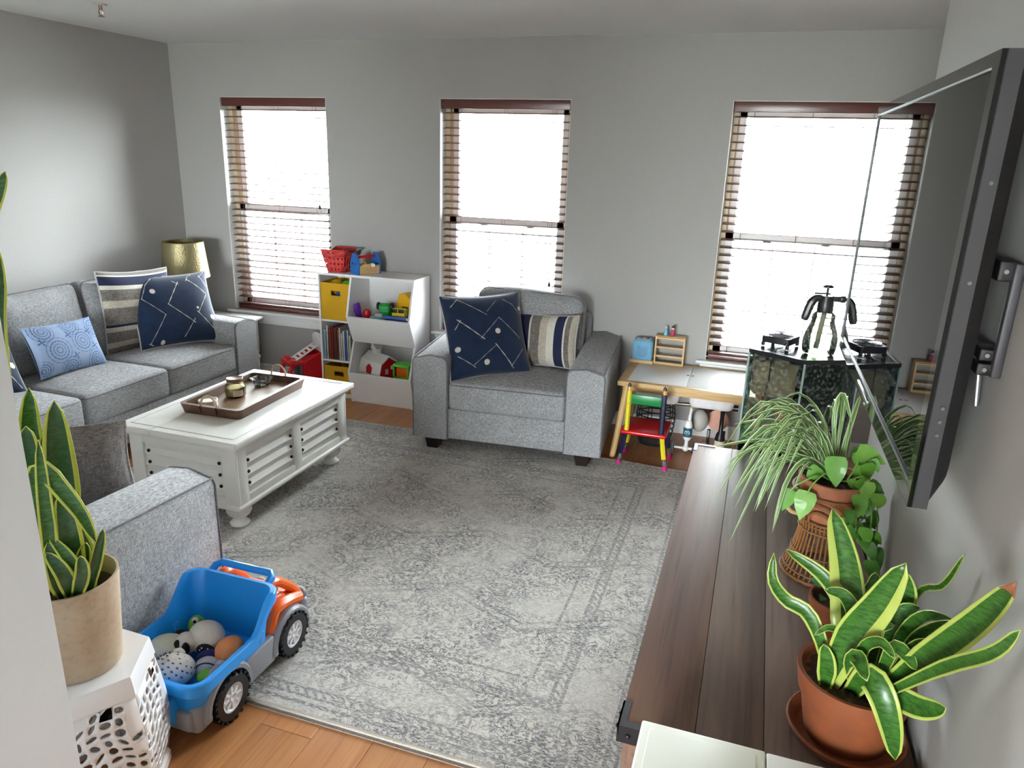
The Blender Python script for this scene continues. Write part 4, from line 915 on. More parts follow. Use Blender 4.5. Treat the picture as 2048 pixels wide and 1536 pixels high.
b = MB(); b.tube([(-0.018, -0.0605, 0.105), (-0.009, -0.0615, 0.097), (0.0, -0.0615, 0.095), (0.009, -0.0615, 0.097), (0.018, -0.0605, 0.105)], 0.0022, 6); b.build('smile', P_black, t)
for sx in (-1, 1):
    for y in (-0.035, 0.04): b = MB(); b.lathe([(0.02, -0.01), (0.026, -0.006), (0.026, 0.006), (0.02, 0.01)], 18, (sx * 0.075, y, 0.026), (0, PI / 2, 0)); b.build('wheel', P_black, t)

# ride-on fire engine between side table and bookcase
t = toy('ride_on_fire_truck', 'red ride-on toy fire truck with white ladder beside the bookcase', (-2.135, -0.205, 0), (0, 0, math.radians(-36)), 'ride-on toy')
b = MB(); b.rbox((0, 0.05, 0.15), (0.18, 0.20, 0.20), 0.02, 3); b.rbox((0, -0.11, 0.085), (0.19, 0.11, 0.09), 0.025, 3); b.build('body', P_red, t)
for sx in (-1, 1):
    b = MB(); b.prism([(-0.05, 0.06), (0.15, 0.06), (0.15, 0.325), (0.06, 0.30), (-0.05, 0.245)], sx * 0.095 - 0.012, sx * 0.095 + 0.012, 'x'); o = b.build('side_panel', P_red, t, smooth=False); mo = o.modifiers.new('soft_edges', 'BEVEL'); mo.width = 0.008; mo.segments = 2
    b = MB(); b.tube([(sx * 0.082, -0.155, 0.11), (sx * 0.08, -0.145, 0.18), (sx * 0.078, -0.125, 0.225)], 0.016, 10); b.build('cab_pillar', P_red, t)
    for yy in (-0.115, 0.09):
        b = MB(); b.lathe([(0.042, -0.018), (0.056, -0.012), (0.056, 0.012), (0.042, 0.018)], 24, (sx * 0.10, yy, 0.056), (0, PI / 2, 0)); wv = b.build('wheel', plas('tyre_grey', (72, 72, 78)), t); b = MB(); b.lathe([(0.02, -0.021), (0.02, 0.021)], 16, (sx * 0.10, yy, 0.056), (0, PI / 2, 0)); b.build('hub', P_red, wv)
b = MB(); b.rbox((0, -0.095, 0.236), (0.20, 0.12, 0.03), 0.013, 3); b.build('cab_roof', P_red, t)
for xx in (-0.062, 0.0, 0.062): b = MB(); b.lathe([(0.024, 0), (0.022, 0.013), (0.01, 0.02)], 16, (xx, -0.115, 0.249)); b.build('roof_light', P_red, t)
b = MB(); b.rbox((0, -0.058, 0.175), (0.15, 0.02, 0.10), 0.006); b.build('cab_interior', plas('cab_grey', (92, 94, 98)), t)
b = MB()
for xx in (-0.045, 0.045): b.cyl((xx, -0.085, 0.252), (xx, 0.085, 0.345), 0.008, 8)
ld = b.build('ladder', P_white, t)
for k in range(5): u = 0.10 + k * 0.19; b = MB(); b.rbox((0, -0.085 + 0.17 * u, 0.252 + 0.093 * u), (0.085, 0.02, 0.010), 0.003, 1, 1, (0.5, 0, 0)); b.build('rung', P_white, ld)
b = MB(); b.prism([(-0.085, 0.30), (0.085, 0.30), (0.085, 0.40), (0.06, 0.425), (-0.06, 0.425), (-0.085, 0.40)], 0.095, 0.12, 'y'); b.build('backrest', P_white, t, smooth=False)
# ------------------------------------------------------------------ kids' table and what is on and under it
kt = thing('play_table', 'low pine play table with white tops under the terrarium window', 'table', (0.665, -0.302, 0))
KX, KY, KZ = 0.395, 0.268, 0.48
b = MB(); b.rbox((0, -KY + 0.02, KZ - 0.015), (2 * KX, 0.04, 0.03), 0.004); b.rbox((0, KY - 0.02, KZ - 0.015), (2 * KX, 0.04, 0.03), 0.004)
for sx in (-1, 1): b.rbox((sx * (KX - 0.025), 0, KZ - 0.015), (0.05, 2 * KY - 0.08, 0.03), 0.004)
b.rbox((0, -KY + 0.035, KZ - 0.045), (2 * KX - 0.06, 0.018, 0.03), 0.003); b.rbox((0, KY - 0.035, KZ - 0.045), (2 * KX - 0.06, 0.018, 0.03), 0.003)
b.build('table_frame', m_pine, kt)
for x0, x1 in ((-KX + 0.051, -0.0008), (0.0008, KX - 0.051)):
    b = MB(); b.rbox(((x0 + x1) / 2, 0, KZ - 0.006), (x1 - x0, 2 * KY - 0.082, 0.013), 0.002, 1); lid = b.build('lid', M('lid_white', (240, 241, 240), 0.25, var=0.01), kt)
    b = MB(); b.lathe([(0.0085, 0), (0.0085, 0.0012)], 14, ((x1 - 0.012) if x0 < 0 else (x0 + 0.014), 0.02, KZ + 0.0006)); b.build('finger_hole', P_dgrey, lid)
for sx in (-1, 1):
    for sy in (-1, 1):
        b = MB(); b.tube([(sx * (KX - 0.055), sy * (KY - 0.035), KZ - 0.03), (sx * (KX - 0.005), sy * (KY + (0.02 if sy < 0 else -0.02)), 0.0)], [0.021, 0.0175], 14); b.build('leg', wood('pine_leg', (212, 178, 124), (196, 158, 104), (176, 136, 84), 'z', 1.6, 0.5), kt)
def hung_bin(label, xc, wd):
    r = thing('hanging_bin', label, 'storage bin', (xc, -0.30, 0), 0, 'white bins under the play table'); b = MB(); n_ = rpoly(-wd / 2, wd / 2, -0.2, 0.2, 0.04, 5); k = len(n_)
    lv = ((1.0, 0.448), (0.96, 0.375), (0.90, 0.352), (0.86, 0.348), (0.86, 0.352), (0.93, 0.38), (0.97, 0.448)); vs = []
    for s_, z in lv: vs += [(x * s_, y * (1 - (1 - s_) * 0.5), z) for x, y in n_]
    fs = [(j * k + i, j * k + (i + 1) % k, (j + 1) * k + (i + 1) % k, (j + 1) * k + i) for j in range(len(lv) - 1) for i in range(k)]; fs.append(tuple(3 * k + i for i in range(k)))
    b.add(vs, fs); b.build('tub', M('bin_white', (226, 222, 224), 0.4), r)
    b = MB(); b.tube([(x * 1.0, y, 0.4475) for x, y in n_], 0.0045, 6, True); b.build('rim', M('bin_white', (226, 222, 224), 0.4), r)
hung_bin('white storage bin hanging under the play table, above the pencil chair', 0.50, 0.27)
hung_bin('white storage bin hanging under the play table, above the toy scooter', 0.815, 0.27)
# pencil chair
pc = thing('pencil_chair', 'small chair made of giant pencils with red seat and green backrest', 'chair', (0.4675, -0.60, 0))
P_navy = plas('navy', (26, 30, 62), 0.3); P_pyel = plas('pencil_yellow', (224, 206, 40), 0.3); P_rseat = plas('seat_red', (200, 12, 24), 0.22); P_bgreen = plas('bench_green', (20, 124, 60), 0.3)
b = MB(); b.rbox((0, 0.0, 0.224), (0.265, 0.27, 0.024), 0.010, 3); b.build('seat', P_rseat, pc)
for sx, m_, tipm in ((-1, P_pyel, 'y'), (1, P_navy, 'n')):
    b = MB(); b.lathe([(0.0145, 0.235), (0.0145, 0.475)], 6, (sx * 0.10, -0.115, 0)); p = b.build('backrest_post', m_, pc, smooth=False)
    b = MB(); b.lathe([(0.0145, 0.475), (0.0105, 0.50)], 12, (sx * 0.10, -0.115, 0)); b.build('pencil_tip', plas('pencil_wood', (206, 150, 84)), p)
    b = MB(); b.lathe([(0.0112, 0.499), (0.0085, 0.516), (0.006, 0.518)], 12, (sx * 0.10, -0.115, 0)); b.build('pencil_lead', P_black, p)
    b = MB(); b.lathe([(0.003, 0), (0.003, 0.002)], 10, (sx * 0.10, -0.1295, 0.40), (PI / 2, 0, 0)); b.build('screw', M('screw_steel', (120, 120, 120), 0.3, 0.9), p)
b = MB(); b.rbox((0, -0.108, 0.425), (0.19, 0.014, 0.06), 0.004); b.build('backrest', P_bgreen, pc)
for sx, sy, m_ in ((-1, -1, P_navy), (1, -1, P_pyel), (-1, 1, P_pyel), (1, 1, P_navy)):
    top = Vector((sx * 0.105, sy * 0.10 - 0.0, 0.214)); z0 = 0.0105 if sy < 0 else 0.0
    bot = Vector((sx * 0.137, sy * 0.118 + (0.016 if sy < 0 else 0) - (0.0), z0)) if sy > 0 else Vector((sx * 0.137, -0.098, z0)); d_ = bot - top
    b = MB(); b.cyl(top, top + d_ * 0.66, 0.0145, 6); lg = b.build('leg', m_, pc, smooth=False)
    b = MB()
    for k in range(8): b.cyl(top + d_ * (0.66 + 0.027 * k), top + d_ * (0.66 + 0.027 * k + 0.02), 0.0152, 14); b.cyl(top + d_ * (0.68 + 0.027 * k), top + d_ * (0.687 + 0.027 * k), 0.0138, 14)
    b.build('ferrule', m_chrome, lg)
    b = MB(); b.cyl(top + d_ * 0.875, bot, 0.0155, 14); b.build('eraser', P_pink, lg)
# wire basket behind the chair
wb = thing('wire_basket', 'black wire basket on the floor behind the pencil chair', 'basket', (0.475, -0.235, 0)); P_wire = plas('wire_black', (30, 28, 28), 0.3)
for k in range(9):
    z = 0.012 + k * 0.036; r = 0.085 + 0.02 * math.sin(k / 8 * PI * 0.9)
    b = MB(); b.tube([(r * 1.15 * math.cos(a * PI / 14), r * math.sin(a * PI / 14), z) for a in range(28)], 0.0042, 6, True); b.build('hoop', P_wire, wb)
for k in range(10):
    a = k * PI / 5; b = MB(); b.tube([((0.085 + 0.02 * math.sin(q / 8 * PI * 0.9)) * 1.15 * math.cos(a), (0.085 + 0.02 * math.sin(q / 8 * PI * 0.9)) * math.sin(a), 0.012 + q * 0.036) for q in range(9)], 0.003, 6); b.build('upright', P_wire, wb)
b = MB(); b.lathe([(0.095, 0.0), (0.095, 0.006)], 24); b.build('basket_floor', P_wire, wb)
# toy scooter / trike parts
ts = thing('toy_scooter', 'grey and white toy scooter with teal sleeve under the play table', 'toy scooter', (0.69, -0.385, 0))
m_gwheel = plas('wheel_grey', (150, 146, 144), 0.5)
b = MB(); b.cyl((0, 0, 0.045), (0.008, 0, 0.265), 0.011, 12); b.cyl((0.008, 0, 0.265), (0.012, 0.0, 0.31), 0.0085, 12); b.build('stem', P_white, ts)
b = MB(); b.lathe([(0.016, 0.10), (0.026, 0.115), (0.026, 0.20), (0.018, 0.225), (0.011, 0.23)], 20, (0.003, 0, 0)); b.build('sleeve_body', P_white, ts)
b = MB(); b.lathe([(0.0268, 0.125), (0.0268, 0.185)], 20, (0.003, 0, 0), caps=False); sl_ = b.build('sleeve', plas('label_teal', (44, 94, 112), 0.45), ts)
b = MB()
b.tube([(-0.011, -0.0262, 0.146), (-0.011, -0.0262, 0.164), (-0.004, -0.0272, 0.166), (0.001, -0.0274, 0.163), (0.001, -0.0274, 0.148), (0.001, -0.0274, 0.163), (0.008, -0.0272, 0.166), (0.014, -0.0258, 0.163), (0.014, -0.0258, 0.146)], 0.0022, 6); b.build('letter', P_white, sl_)
b = MB(); b.ball((0, 0, 0.045), 0.02, 16, 12); b.build('ball_joint', P_white, ts)
b = MB(); b.cyl((-0.09, 0, 0.045), (0.07, 0, 0.045), 0.008, 10); b.build('axle', P_white, ts)
for x_ in (-0.085, 0.105):
    b = MB(); b.lathe([(0.028, -0.016), (0.044, -0.012), (0.046, 0), (0.044, 0.012), (0.028, 0.016)], 24, (x_, 0.03 if x_ > 0 else -0.01, 0.046), (0, PI / 2, 0)); b.build('wheel', m_gwheel, ts)
b = MB(); b.cyl((-0.10, 0.02, 0.318), (0.06, 0.02, 0.325), 0.012, 12); b.build('handlebar', M('bar_metal', (120, 112, 104), 0.35, 0.7), ts)
b = MB(); b.lathe([(0.012, -0.012), (0.019, -0.01), (0.019, 0.01), (0.012, 0.012)], 18, (0.015, 0.02, 0.323), (0, PI / 2, 0)); b.build('ring', plas('ring_yellow', (206, 190, 30)), ts)
b = MB(); b.tube([(0.05, 0.02, 0.325), (0.09, 0.02, 0.328), (0.22, 0.03, 0.33), (0.28, 0.03, 0.332)], [0.02, 0.017, 0.017, 0.02], 12); b.build('grip', P_black, ts)
b = MB(); b.ball((0.06, 0.11, 0.20), 0.06, 18, 12, None, (0.9, 0.8, 1.2)); b.build('seat', plas('seat_grey', (176, 170, 164), 0.5), ts)
# black bottle shaped toy and copper disc
bt = thing('toy_bottle', 'tall black bottle with cream label under the play table', 'bottle', (0.885, -0.375, 0))
b = MB(); b.lathe([(0.026, 0), (0.03, 0.004), (0.03, 0.135), (0.024, 0.165), (0.013, 0.185), (0.012, 0.285), (0.014, 0.288), (0.014, 0.305)], 22); b.build('bottle_body', P_black, bt)
b = MB(); b.lathe([(0.0306, 0.03), (0.0306, 0.125)], 22, caps=False); b.build('paper_label', M('label_cream', (214, 204, 178), 0.7), bt)
cd_ = thing('copper_disc', 'round copper coloured board leaning behind the black bottle', 'board', (0.855, -0.20, 0.06), 0, None, (math.radians(-8), 0, 0))
b = MB(); b.lathe([(0.001, -0.006), (0.066, -0.006), (0.066, 0.006), (0.001, 0.006)], 30, (0, 0, 0.125), (PI / 2, 0, 0), caps=False); b.v = [(x, y, z * 1.0) for x, y, z in b.v]; b.build('disc', M('copper_brown', (146, 86, 56), 0.4, 0.1, var=0.1), cd_)
b = MB(); b.rbox((-0.045, 0.0, 0.0), (0.02, 0.03, 0.12), 0.004); b.rbox((0.045, 0.0, 0.0), (0.02, 0.03, 0.12), 0.004); b.build('stand_leg', P_black, cd_)
# things on the play table
rs = thing('wooden_riser', 'small pine riser under the blue speaker box', 'riser', (0.337, -0.085, KZ + 0.001)); b = MB(); b.rbox((0, 0, 0.018), (0.15, 0.09, 0.008), 0.002); b.build('riser_top', m_pine, rs)
for sy in (-1, 1): b = MB(); b.rbox((0, sy * 0.038, 0.0075), (0.15, 0.012, 0.0145), 0.002); b.build('rail', m_pine, rs)
sb = thing('speaker_box', 'light blue cube speaker with dotted grille on the play table', 'speaker', (0.341, -0.086, KZ + 0.0235)); m_sb = fabric('speaker_blue', (112, 162, 196), (126, 176, 208), 2.0, 0.2)
b = MB(); b.rbox((0, 0, 0.066), (0.126, 0.11, 0.132), 0.014, 4); b.build('housing', m_sb, sb)
b = MB(); b.rbox((0, 0, 0.1325), (0.088, 0.07, 0.004), 0.0015); tp = b.build('top_plate', M('plate_pale', (196, 200, 208), 0.4), sb)
for sx in (-1, 1): b = MB(); b.prism([(sx * 0.034, 0.1345), (sx * 0.008, 0.1345), (sx * 0.024, 0.143)], -0.012, 0.014, 'y'); b.build('ear', P_dgrey, tp, smooth=False)
b = MB()
for i in range(11):
    for j in range(13):
        x_, z_ = -0.030 + i * 0.006, 0.024 + j * 0.006
        if j > 9 and 2 < i < 8 and j - 9 > abs(i - 5) - 1 and abs(i - 5) < 4 - 0 and (j > 10): continue
        if j < 2 and (i < 2 or i > 8): continue
        b.lathe([(0.0016, 0), (0.0016, 0.001)], 6, (x_, -0.0552, z_), (PI / 2, 0, 0))
go = b.build('grille', plas('grille_navy', (50, 78, 110)), sb); go['kind'] = 'stuff'
og = thing('pine_rack', 'pine rack with open shelves standing on the play table', 'rack', (0.5065, -0.068, KZ + 0.001))
for sx in (-1, 1): b = MB(); b.rbox((sx * 0.089, 0, 0.0935), (0.011, 0.066, 0.187), 0.002); b.build('side_board', m_pine, og)
for z, h_ in ((0.008, 0.016), (0.055, 0.012), (0.113, 0.012), (0.172, 0.014)):
    b = MB(); b.rbox((0, -0.028, z), (0.168, 0.009, h_), 0.002); b.build('front_slat', m_pine, og)
    b = MB(); b.rbox((0, 0.004, z - 0.003 if z > 0.02 else 0.006), (0.168, 0.056, 0.006), 0.0015); b.build('shelf', m_pine, og)
b = MB(); b.rbox((0, 0.0, 0.1845), (0.19, 0.066, 0.006), 0.002); b.build('top_board', m_pine, og)
fz = KZ + 0.001 + 0.1885
f1 = thing('figurine', 'small pale blue toy figurine on the pine rack', 'figurine', (0.471, -0.068, fz), 0, 'figurines on the rack')
b = MB(); b.lathe([(0.014, 0), (0.013, 0.015), (0.008, 0.034), (0.006, 0.042), (0.004, 0.044)], 16); b.build('gown', plas('pale_blue', (110, 178, 204)), f1)
b = MB(); b.ball((0, 0, 0.052), 0.0078, 12, 10); b.build('head', plas('blond', (206, 196, 170)), f1); b = MB(); b.tube([(0.0, 0.004, 0.052), (0.006, 0.004, 0.036), (0.007, 0, 0.02)], 0.004, 8); b.build('braid', plas('grey_gold', (170, 172, 160)), f1)
f2 = thing('figurine', 'small toy figurine in pink with a black hat on the pine rack', 'figurine', (0.515, -0.070, fz), 0, 'figurines on the rack')
b = MB(); b.lathe([(0.010, 0), (0.012, 0.012), (0.010, 0.03), (0.006, 0.04)], 16); b.build('dress', plas('magenta', (206, 40, 90)), f2); b = MB(); b.rbox((-0.006, 0.001, 0.026), (0.014, 0.016, 0.028), 0.005); b.build('cape', plas('cape_blue', (40, 88, 150)), f2)
b = MB(); b.ball((0, 0, 0.047), 0.0085, 12, 10); b.build('head', plas('face_pale', (220, 214, 214)), f2); b = MB(); b.lathe([(0.011, 0.052), (0.0105, 0.055), (0.009, 0.062), (0.004, 0.066)], 14); b.build('hat', P_black, f2)

# ------------------------------------------------------------------ terrarium on its stand
PLN = [(1.007, -1.29), (0.986, -1.60), (1.198, -1.715), (1.41, -1.60), (1.41, -1.29)]
Z0, Z1 = 0.54, 0.985
def inset(k): cx, cy = 1.2, -1.47; return [(cx + (x - cx) * k, cy + (y - cy) * k) for x, y in PLN]
sd = thing('terrarium_stand', 'black cabinet stand under the glass terrarium', 'stand', (0, 0, 0)); b = MB(); b.prism(inset(0.98), 0.0, Z0 - 0.02, 'z'); b.build('case', P_black, sd, smooth=False); b = MB(); b.prism(inset(1.02), Z0 - 0.02, Z0 - 0.001, 'z'); b.build('top_board', P_black, sd, smooth=False)
te = thing('terrarium', 'five-sided glass terrarium with black lid, bark and plants inside', 'terrarium', (0, 0, 0))
m_tank = glass('tank_glass', (226, 234, 230), -0.045, 0.02, 0.22); m_edge = M('glass_edge', (150, 176, 170), 0.2)
for i in range(5):
    a, c_ = Vector((*PLN[i], 0)), Vector((*PLN[(i + 1) % 5], 0)); d_ = (c_ - a).normalized(); nrm = Vector((d_.y, -d_.x, 0)) * 0.003
    b = MB(); b.prism([(a.x, a.y), (c_.x, c_.y), (c_.x + nrm.x, c_.y + nrm.y), (a.x + nrm.x, a.y + nrm.y)], Z0, Z1, 'z'); b.build('pane', m_tank, te, smooth=False)
    b = MB(); b.cyl((a.x, a.y, Z0), (a.x, a.y, Z1), 0.0045, 8); b.build('corner_seam', m_edge, te)
b = MB(); b.prism(inset(0.99), Z0, Z0 + 0.045, 'z'); b.build('soil', M('tank_soil', (46, 34, 26), 0.95, var=0.4, scale=60, bump=0.8), te, smooth=False)
b = MB(); b.b2(1.20, 1.40, -1.302, -1.296, Z0 + 0.04, Z1 - 0.005); b.b2(1.396, 1.402, -1.59, -1.30, Z0 + 0.04, Z1 - 0.005); b.build('background_panel', M('tank_background', (22, 20, 20), 0.8), te, smooth=False)
m_bark = M('cork_bark', (156, 128, 106), 0.95, var=0.35, scale=28, bump=1.0)
rk = random.Random(3)
def rocky(b, c, d, amp=0.012, m=5):
    ph = [rk.random() * 6 for _ in range(6)]
    b.rbox(c, d, 0.02, 3, m, None, lambda o, h: Vector((o.x + amp * math.sin(60 * o.z + ph[0]) * math.sin(45 * o.y + ph[1]), o.y + amp * math.sin(55 * o.x + ph[2]) * math.sin(50 * o.z + ph[3]), o.z + amp * math.sin(48 * o.x + ph[4]) * math.sin(52 * o.y + ph[5]))))
b = MB(); rocky(b, (1.10, -1.50, 0.87), (0.17, 0.18, 0.15), 0.012, 8); b.build('cork_slab', m_bark, te)
b = MB(); b.tube(spline([(1.05, -1.57, 0.82), (1.06, -1.585, 0.75), (1.055, -1.58, 0.68), (1.04, -1.57, 0.58)], 12), [0.018 + 0.006 * math.sin(i) for i in range(13)], 10); b.build('branch', M('branch_brown', (168, 120, 88), 0.9, var=0.25, scale=40, bump=0.6), te)
b = MB(); rocky(b, (1.04, -1.56, 0.61), (0.09, 0.09, 0.06), 0.012, 5); rocky(b, (1.15, -1.58, 0.60), (0.16, 0.13, 0.04), 0.01, 5); b.build('moss', M('moss_green', (104, 140, 72), 0.95, var=0.4, scale=80, bump=1.0), te)
b = MB(); b.lathe([(0.03, 0.6), (0.045, 0.66), (0.05, 0.75), (0.035, 0.77)], 18, (1.17, -1.56, 0)); b.build('orange_hide', M('hide_orange', (190, 84, 44), 0.7, var=0.2), te)
# lid: black rim, dark glass top
b = MB(); ol = inset(1.012); ii = inset(0.93)
for z0_, z1_ in ((Z1 - 0.004, Z1 + 0.016),):
    vs = [(x, y, z0_) for x, y in ol] + [(x, y, z1_) for x, y in ol] + [(x, y, z1_) for x, y in ii] + [(x, y, z0_) for x, y in ii]
    b.add(vs, [(j * 5 + i, j * 5 + (i + 1) % 5, ((j + 1) % 4) * 5 + (i + 1) % 5, ((j + 1) % 4) * 5 + i) for j in range(4) for i in range(5)])
ld = b.build('lid_rim', plas('lid_black', (18, 18, 20), 0.25), te, smooth=False)
b = MB(); b.prism(inset(0.935), Z1 + 0.004, Z1 + 0.0145, 'z'); b.build('lid_panel', plas('lid_gloss', (34, 36, 42), 0.12), ld, smooth=False)
LZ = Z1 + 0.0165
# fan on the lid
fn_ = thing('cooling_fan', 'square black fan with wire grille on the terrarium lid', 'fan', (1.105, -1.495, LZ), math.radians(-24))
b = MB(); s_ = 0.06
fr = rpoly(-s_, s_, -s_, s_, 0.012, 3); k = len(fr); cr = [(0.053 * math.cos(math.atan2(y, x)), 0.053 * math.sin(math.atan2(y, x))) for x, y in fr]
lv = [(fr, 0.016), (fr, 0.044), (cr, 0.044), (cr, 0.016)]; vs = []
for o_, z in lv: vs += [(x, y, z) for x, y in o_]
b.add(vs, [(j * k + i, j * k + (i + 1) % k, ((j + 1) % 4) * k + (i + 1) % k, ((j + 1) % 4) * k + i) for j in range(4) for i in range(k)])
b.build('housing', P_black, fn_)
for sx in (-1, 1):
    for sy in (-1, 1): b = MB(); b.rbox((sx * 0.052, sy * 0.052, 0.008), (0.014, 0.014, 0.0162), 0.003); b.build('foot', P_black, fn_)
b = MB(); b.lathe([(0.018, 0.018), (0.018, 0.038)], 18); b.build('hub', P_dgrey, fn_)
for q in range(7): b = MB(); a = q * 2 * PI / 7; b.add([(0.018 * math.cos(a), 0.018 * math.sin(a), 0.02), (0.05 * math.cos(a), 0.05 * math.sin(a), 0.02), (0.05 * math.cos(a + 0.6), 0.05 * math.sin(a + 0.6), 0.036), (0.018 * math.cos(a + 0.8), 0.018 * math.sin(a + 0.8), 0.036)], [(0, 1, 2, 3)]); b.build('blade', P_dgrey, fn_, fix=False)
m_wire = M('grille_wire', (170, 172, 178), 0.3, 0.8)
for q in range(6): b = MB(); r = 0.012 + q * 0.0085; b.tube([(r * math.cos(a * PI / 16), r * math.sin(a * PI / 16), 0.049) for a in range(32)], 0.0023, 5, True); b.build('grille_ring', m_wire, fn_)
b = MB()
for q in range(4): a = q * PI / 2 + PI / 4; b.tube([(0.008 * math.cos(a), 0.008 * math.sin(a), 0.047), (0.06 * math.cos(a), 0.06 * math.sin(a), 0.047)], 0.0015, 5)
b.build('grille_spoke', m_wire, fn_)
b = MB(); b.tube(spline([(0.05, -0.062, 0.03), (0.045, -0.085, 0.012), (0.03, -0.105, 0.005), (0.022, -0.122, -0.04), (0.02, -0.124, -0.14), (-0.01, -0.126, -0.3)], 24), 0.0022, 6); b.build('cord', P_black, fn_)
# pump sprayer
ps = thing('pump_sprayer', 'clear pump spray bottle with black head on the terrarium lid', 'spray bottle', (1.252, -1.565, LZ), math.radians(10))
b = MB(); b.lathe([(0.045, 0.0), (0.064, 0.004), (0.069, 0.03), (0.068, 0.065), (0.060, 0.095), (0.048, 0.125), (0.045, 0.14), (0.046, 0.158), (0.032, 0.172), (0.028, 0.178)], 10, caps=False); b.build('bottle', glass('sprayer_clear', (226, 228, 206), 0.03, 0.08, 0.45), ps)
b = MB(); b.lathe([(0.0, 0.003), (0.058, 0.005), (0.0645, 0.03), (0.0635, 0.062), (0.0, 0.062)], 30, caps=False); b.build('water', glass('sprayer_water', (206, 224, 218), 0.0, 0.05, 0.3), ps)
b = MB(); b.cyl((-0.012, 0, 0.02), (0.002, 0, 0.19), 0.010, 12); b.build('dip_tube', plas('tube_grey', (140, 138, 130), 0.4), ps)
b = MB(); b.lathe([(0.03, 0.172), (0.031, 0.18), (0.031, 0.205), (0.026, 0.225), (0.024, 0.238)], 20); b.rbox((0.03, 0, 0.226), (0.05, 0.022, 0.022), 0.006); b.rbox((0.062, 0, 0.226), (0.026, 0.026, 0.026), 0.008); b.build('head', P_black, ps)
b = MB(); b.cyl((0.074, 0, 0.226), (0.088, 0, 0.226), 0.006, 10); b.build('nozzle', P_black, ps)
b = MB(); b.cyl((0, 0, 0.235), (0, 0, 0.272), 0.005, 10); b.lathe([(0.012, 0.268), (0.02, 0.27), (0.02, 0.276), (0.012, 0.281)], 18); b.build('plunger', P_black, ps)
b = MB(); b.tube(spline([(-0.015, 0, 0.226), (-0.04, 0, 0.226), (-0.056, 0, 0.205), (-0.066, 0, 0.17), (-0.074, 0, 0.135)], 14), [0.013, 0.014, 0.014, 0.015, 0.016, 0.016, 0.017, 0.017, 0.016, 0.017, 0.016, 0.017, 0.016, 0.016, 0.013], 10); b.build('grip', P_black, ps)
b = MB(); b.rbox((-0.018, 0, 0.246), (0.06, 0.014, 0.006), 0.002); b.build('trigger', P_black, ps)
# ------------------------------------------------------------------ media console and television
m_con = [wood('console_wood_%d' % i, c1, c2, c3, 'y', 0.7, 0.58, 0.0, 0.2, 0.10) for i, (c1, c2, c3) in enumerate((((128, 100, 84), (106, 84, 76), (78, 64, 60)), ((126, 106, 92), (102, 88, 82), (72, 64, 64)), ((120, 102, 92), (98, 84, 78), (68, 60, 58)), ((126, 102, 84), (106, 84, 70), (74, 60, 52))))]
cn = thing('media_console', 'long dark rustic wood media console under the television', 'console', (0, 0, 0))
CX0, CX1, CY0, CY1, CZ = 0.815, 1.392, -3.457, -1.745, 0.6
xs_ = (CX0, 0.968, 1.105, 1.25, CX1)
for i in range(4):
    b = MB(); x0, x1 = xs_[i] + (0.0005 if i else 0), xs_[i + 1] - 0.0005; b.rbox(((x0 + x1) / 2, (CY0 + CY1) / 2, CZ - 0.0175), (x1 - x0, CY1 - CY0, 0.035), 0.0015, 1); b.build('plank', m_con[i], cn)
b = MB(); b.b2(CX0 + 0.02, CX1, CY0 + 0.02, CY1 - 0.02, 0.09, CZ - 0.035); b.build('carcass', m_con[0], cn, smooth=False)
for k in range(4):
    y0 = CY0 + 0.04 + k * 0.408; b = MB(); b.rbox((CX0 + 0.014, y0 + 0.2, 0.328), (0.018, 0.398, 0.45), 0.003); dr = b.build('door', m_con[k], cn)
    b = MB(); b.tube([(CX0 + 0.004, y0 + (0.36 if k % 2 == 0 else 0.04), 0.28), (CX0 - 0.014, y0 + (0.36 if k % 2 == 0 else 0.04), 0.29), (CX0 - 0.014, y0 + (0.36 if k % 2 == 0 else 0.04), 0.37), (CX0 + 0.004, y0 + (0.36 if k % 2 == 0 else 0.04), 0.38)], 0.004, 8); b.build('handle', P_black, dr)
m_iron = M('bracket_iron', (40, 38, 42), 0.45, 0.6, var=0.1)
for sy in (-1, 1):
    yc = CY0 if sy < 0 else CY1; s = -sy
    b = MB()
    b.b2(CX0 - 0.004, CX0 + 0.014, min(yc, yc + s * 0.075), max(yc, yc + s * 0.075), CZ, CZ + 0.002); b.b2(CX0 + 0.014, CX0 + 0.085, min(yc, yc + s * 0.014), max(yc, yc + s * 0.014), CZ, CZ + 0.002)
    b.b2(CX0 - 0.004, CX0, min(yc - s * 0.004, yc + s * 0.075), max(yc - s * 0.004, yc + s * 0.075), CZ - 0.04, CZ + 0.002); b.b2(CX0 - 0.004, CX0 + 0.085, min(yc, yc - s * 0.004), max(yc, yc - s * 0.004), CZ - 0.04, CZ + 0.002)
    br = b.build('corner_bracket', m_iron, cn, smooth=False)
    b = MB()
    for q in (0.02, 0.058): b.ball((CX0 - 0.004, yc + s * q, CZ - 0.02), 0.006, 10, 8); b.ball((CX0 + q, yc - s * 0.004, CZ - 0.02), 0.006, 10, 8)
    b.build('bolt', m_iron, br)
for x_ in (CX0 + 0.05, CX1 - 0.05):
    for y_ in (CY0 + 0.06, CY1 - 0.06): b = MB(); b.rbox((x_, y_, 0.045 + 0.005), (0.05, 0.05, 0.09), 0.004); b.v = [(x, y, max(z, 0.0115 if x_ < 0.9 else 0.0)) for x, y, z in b.v]; b.build('foot', m_iron, cn)
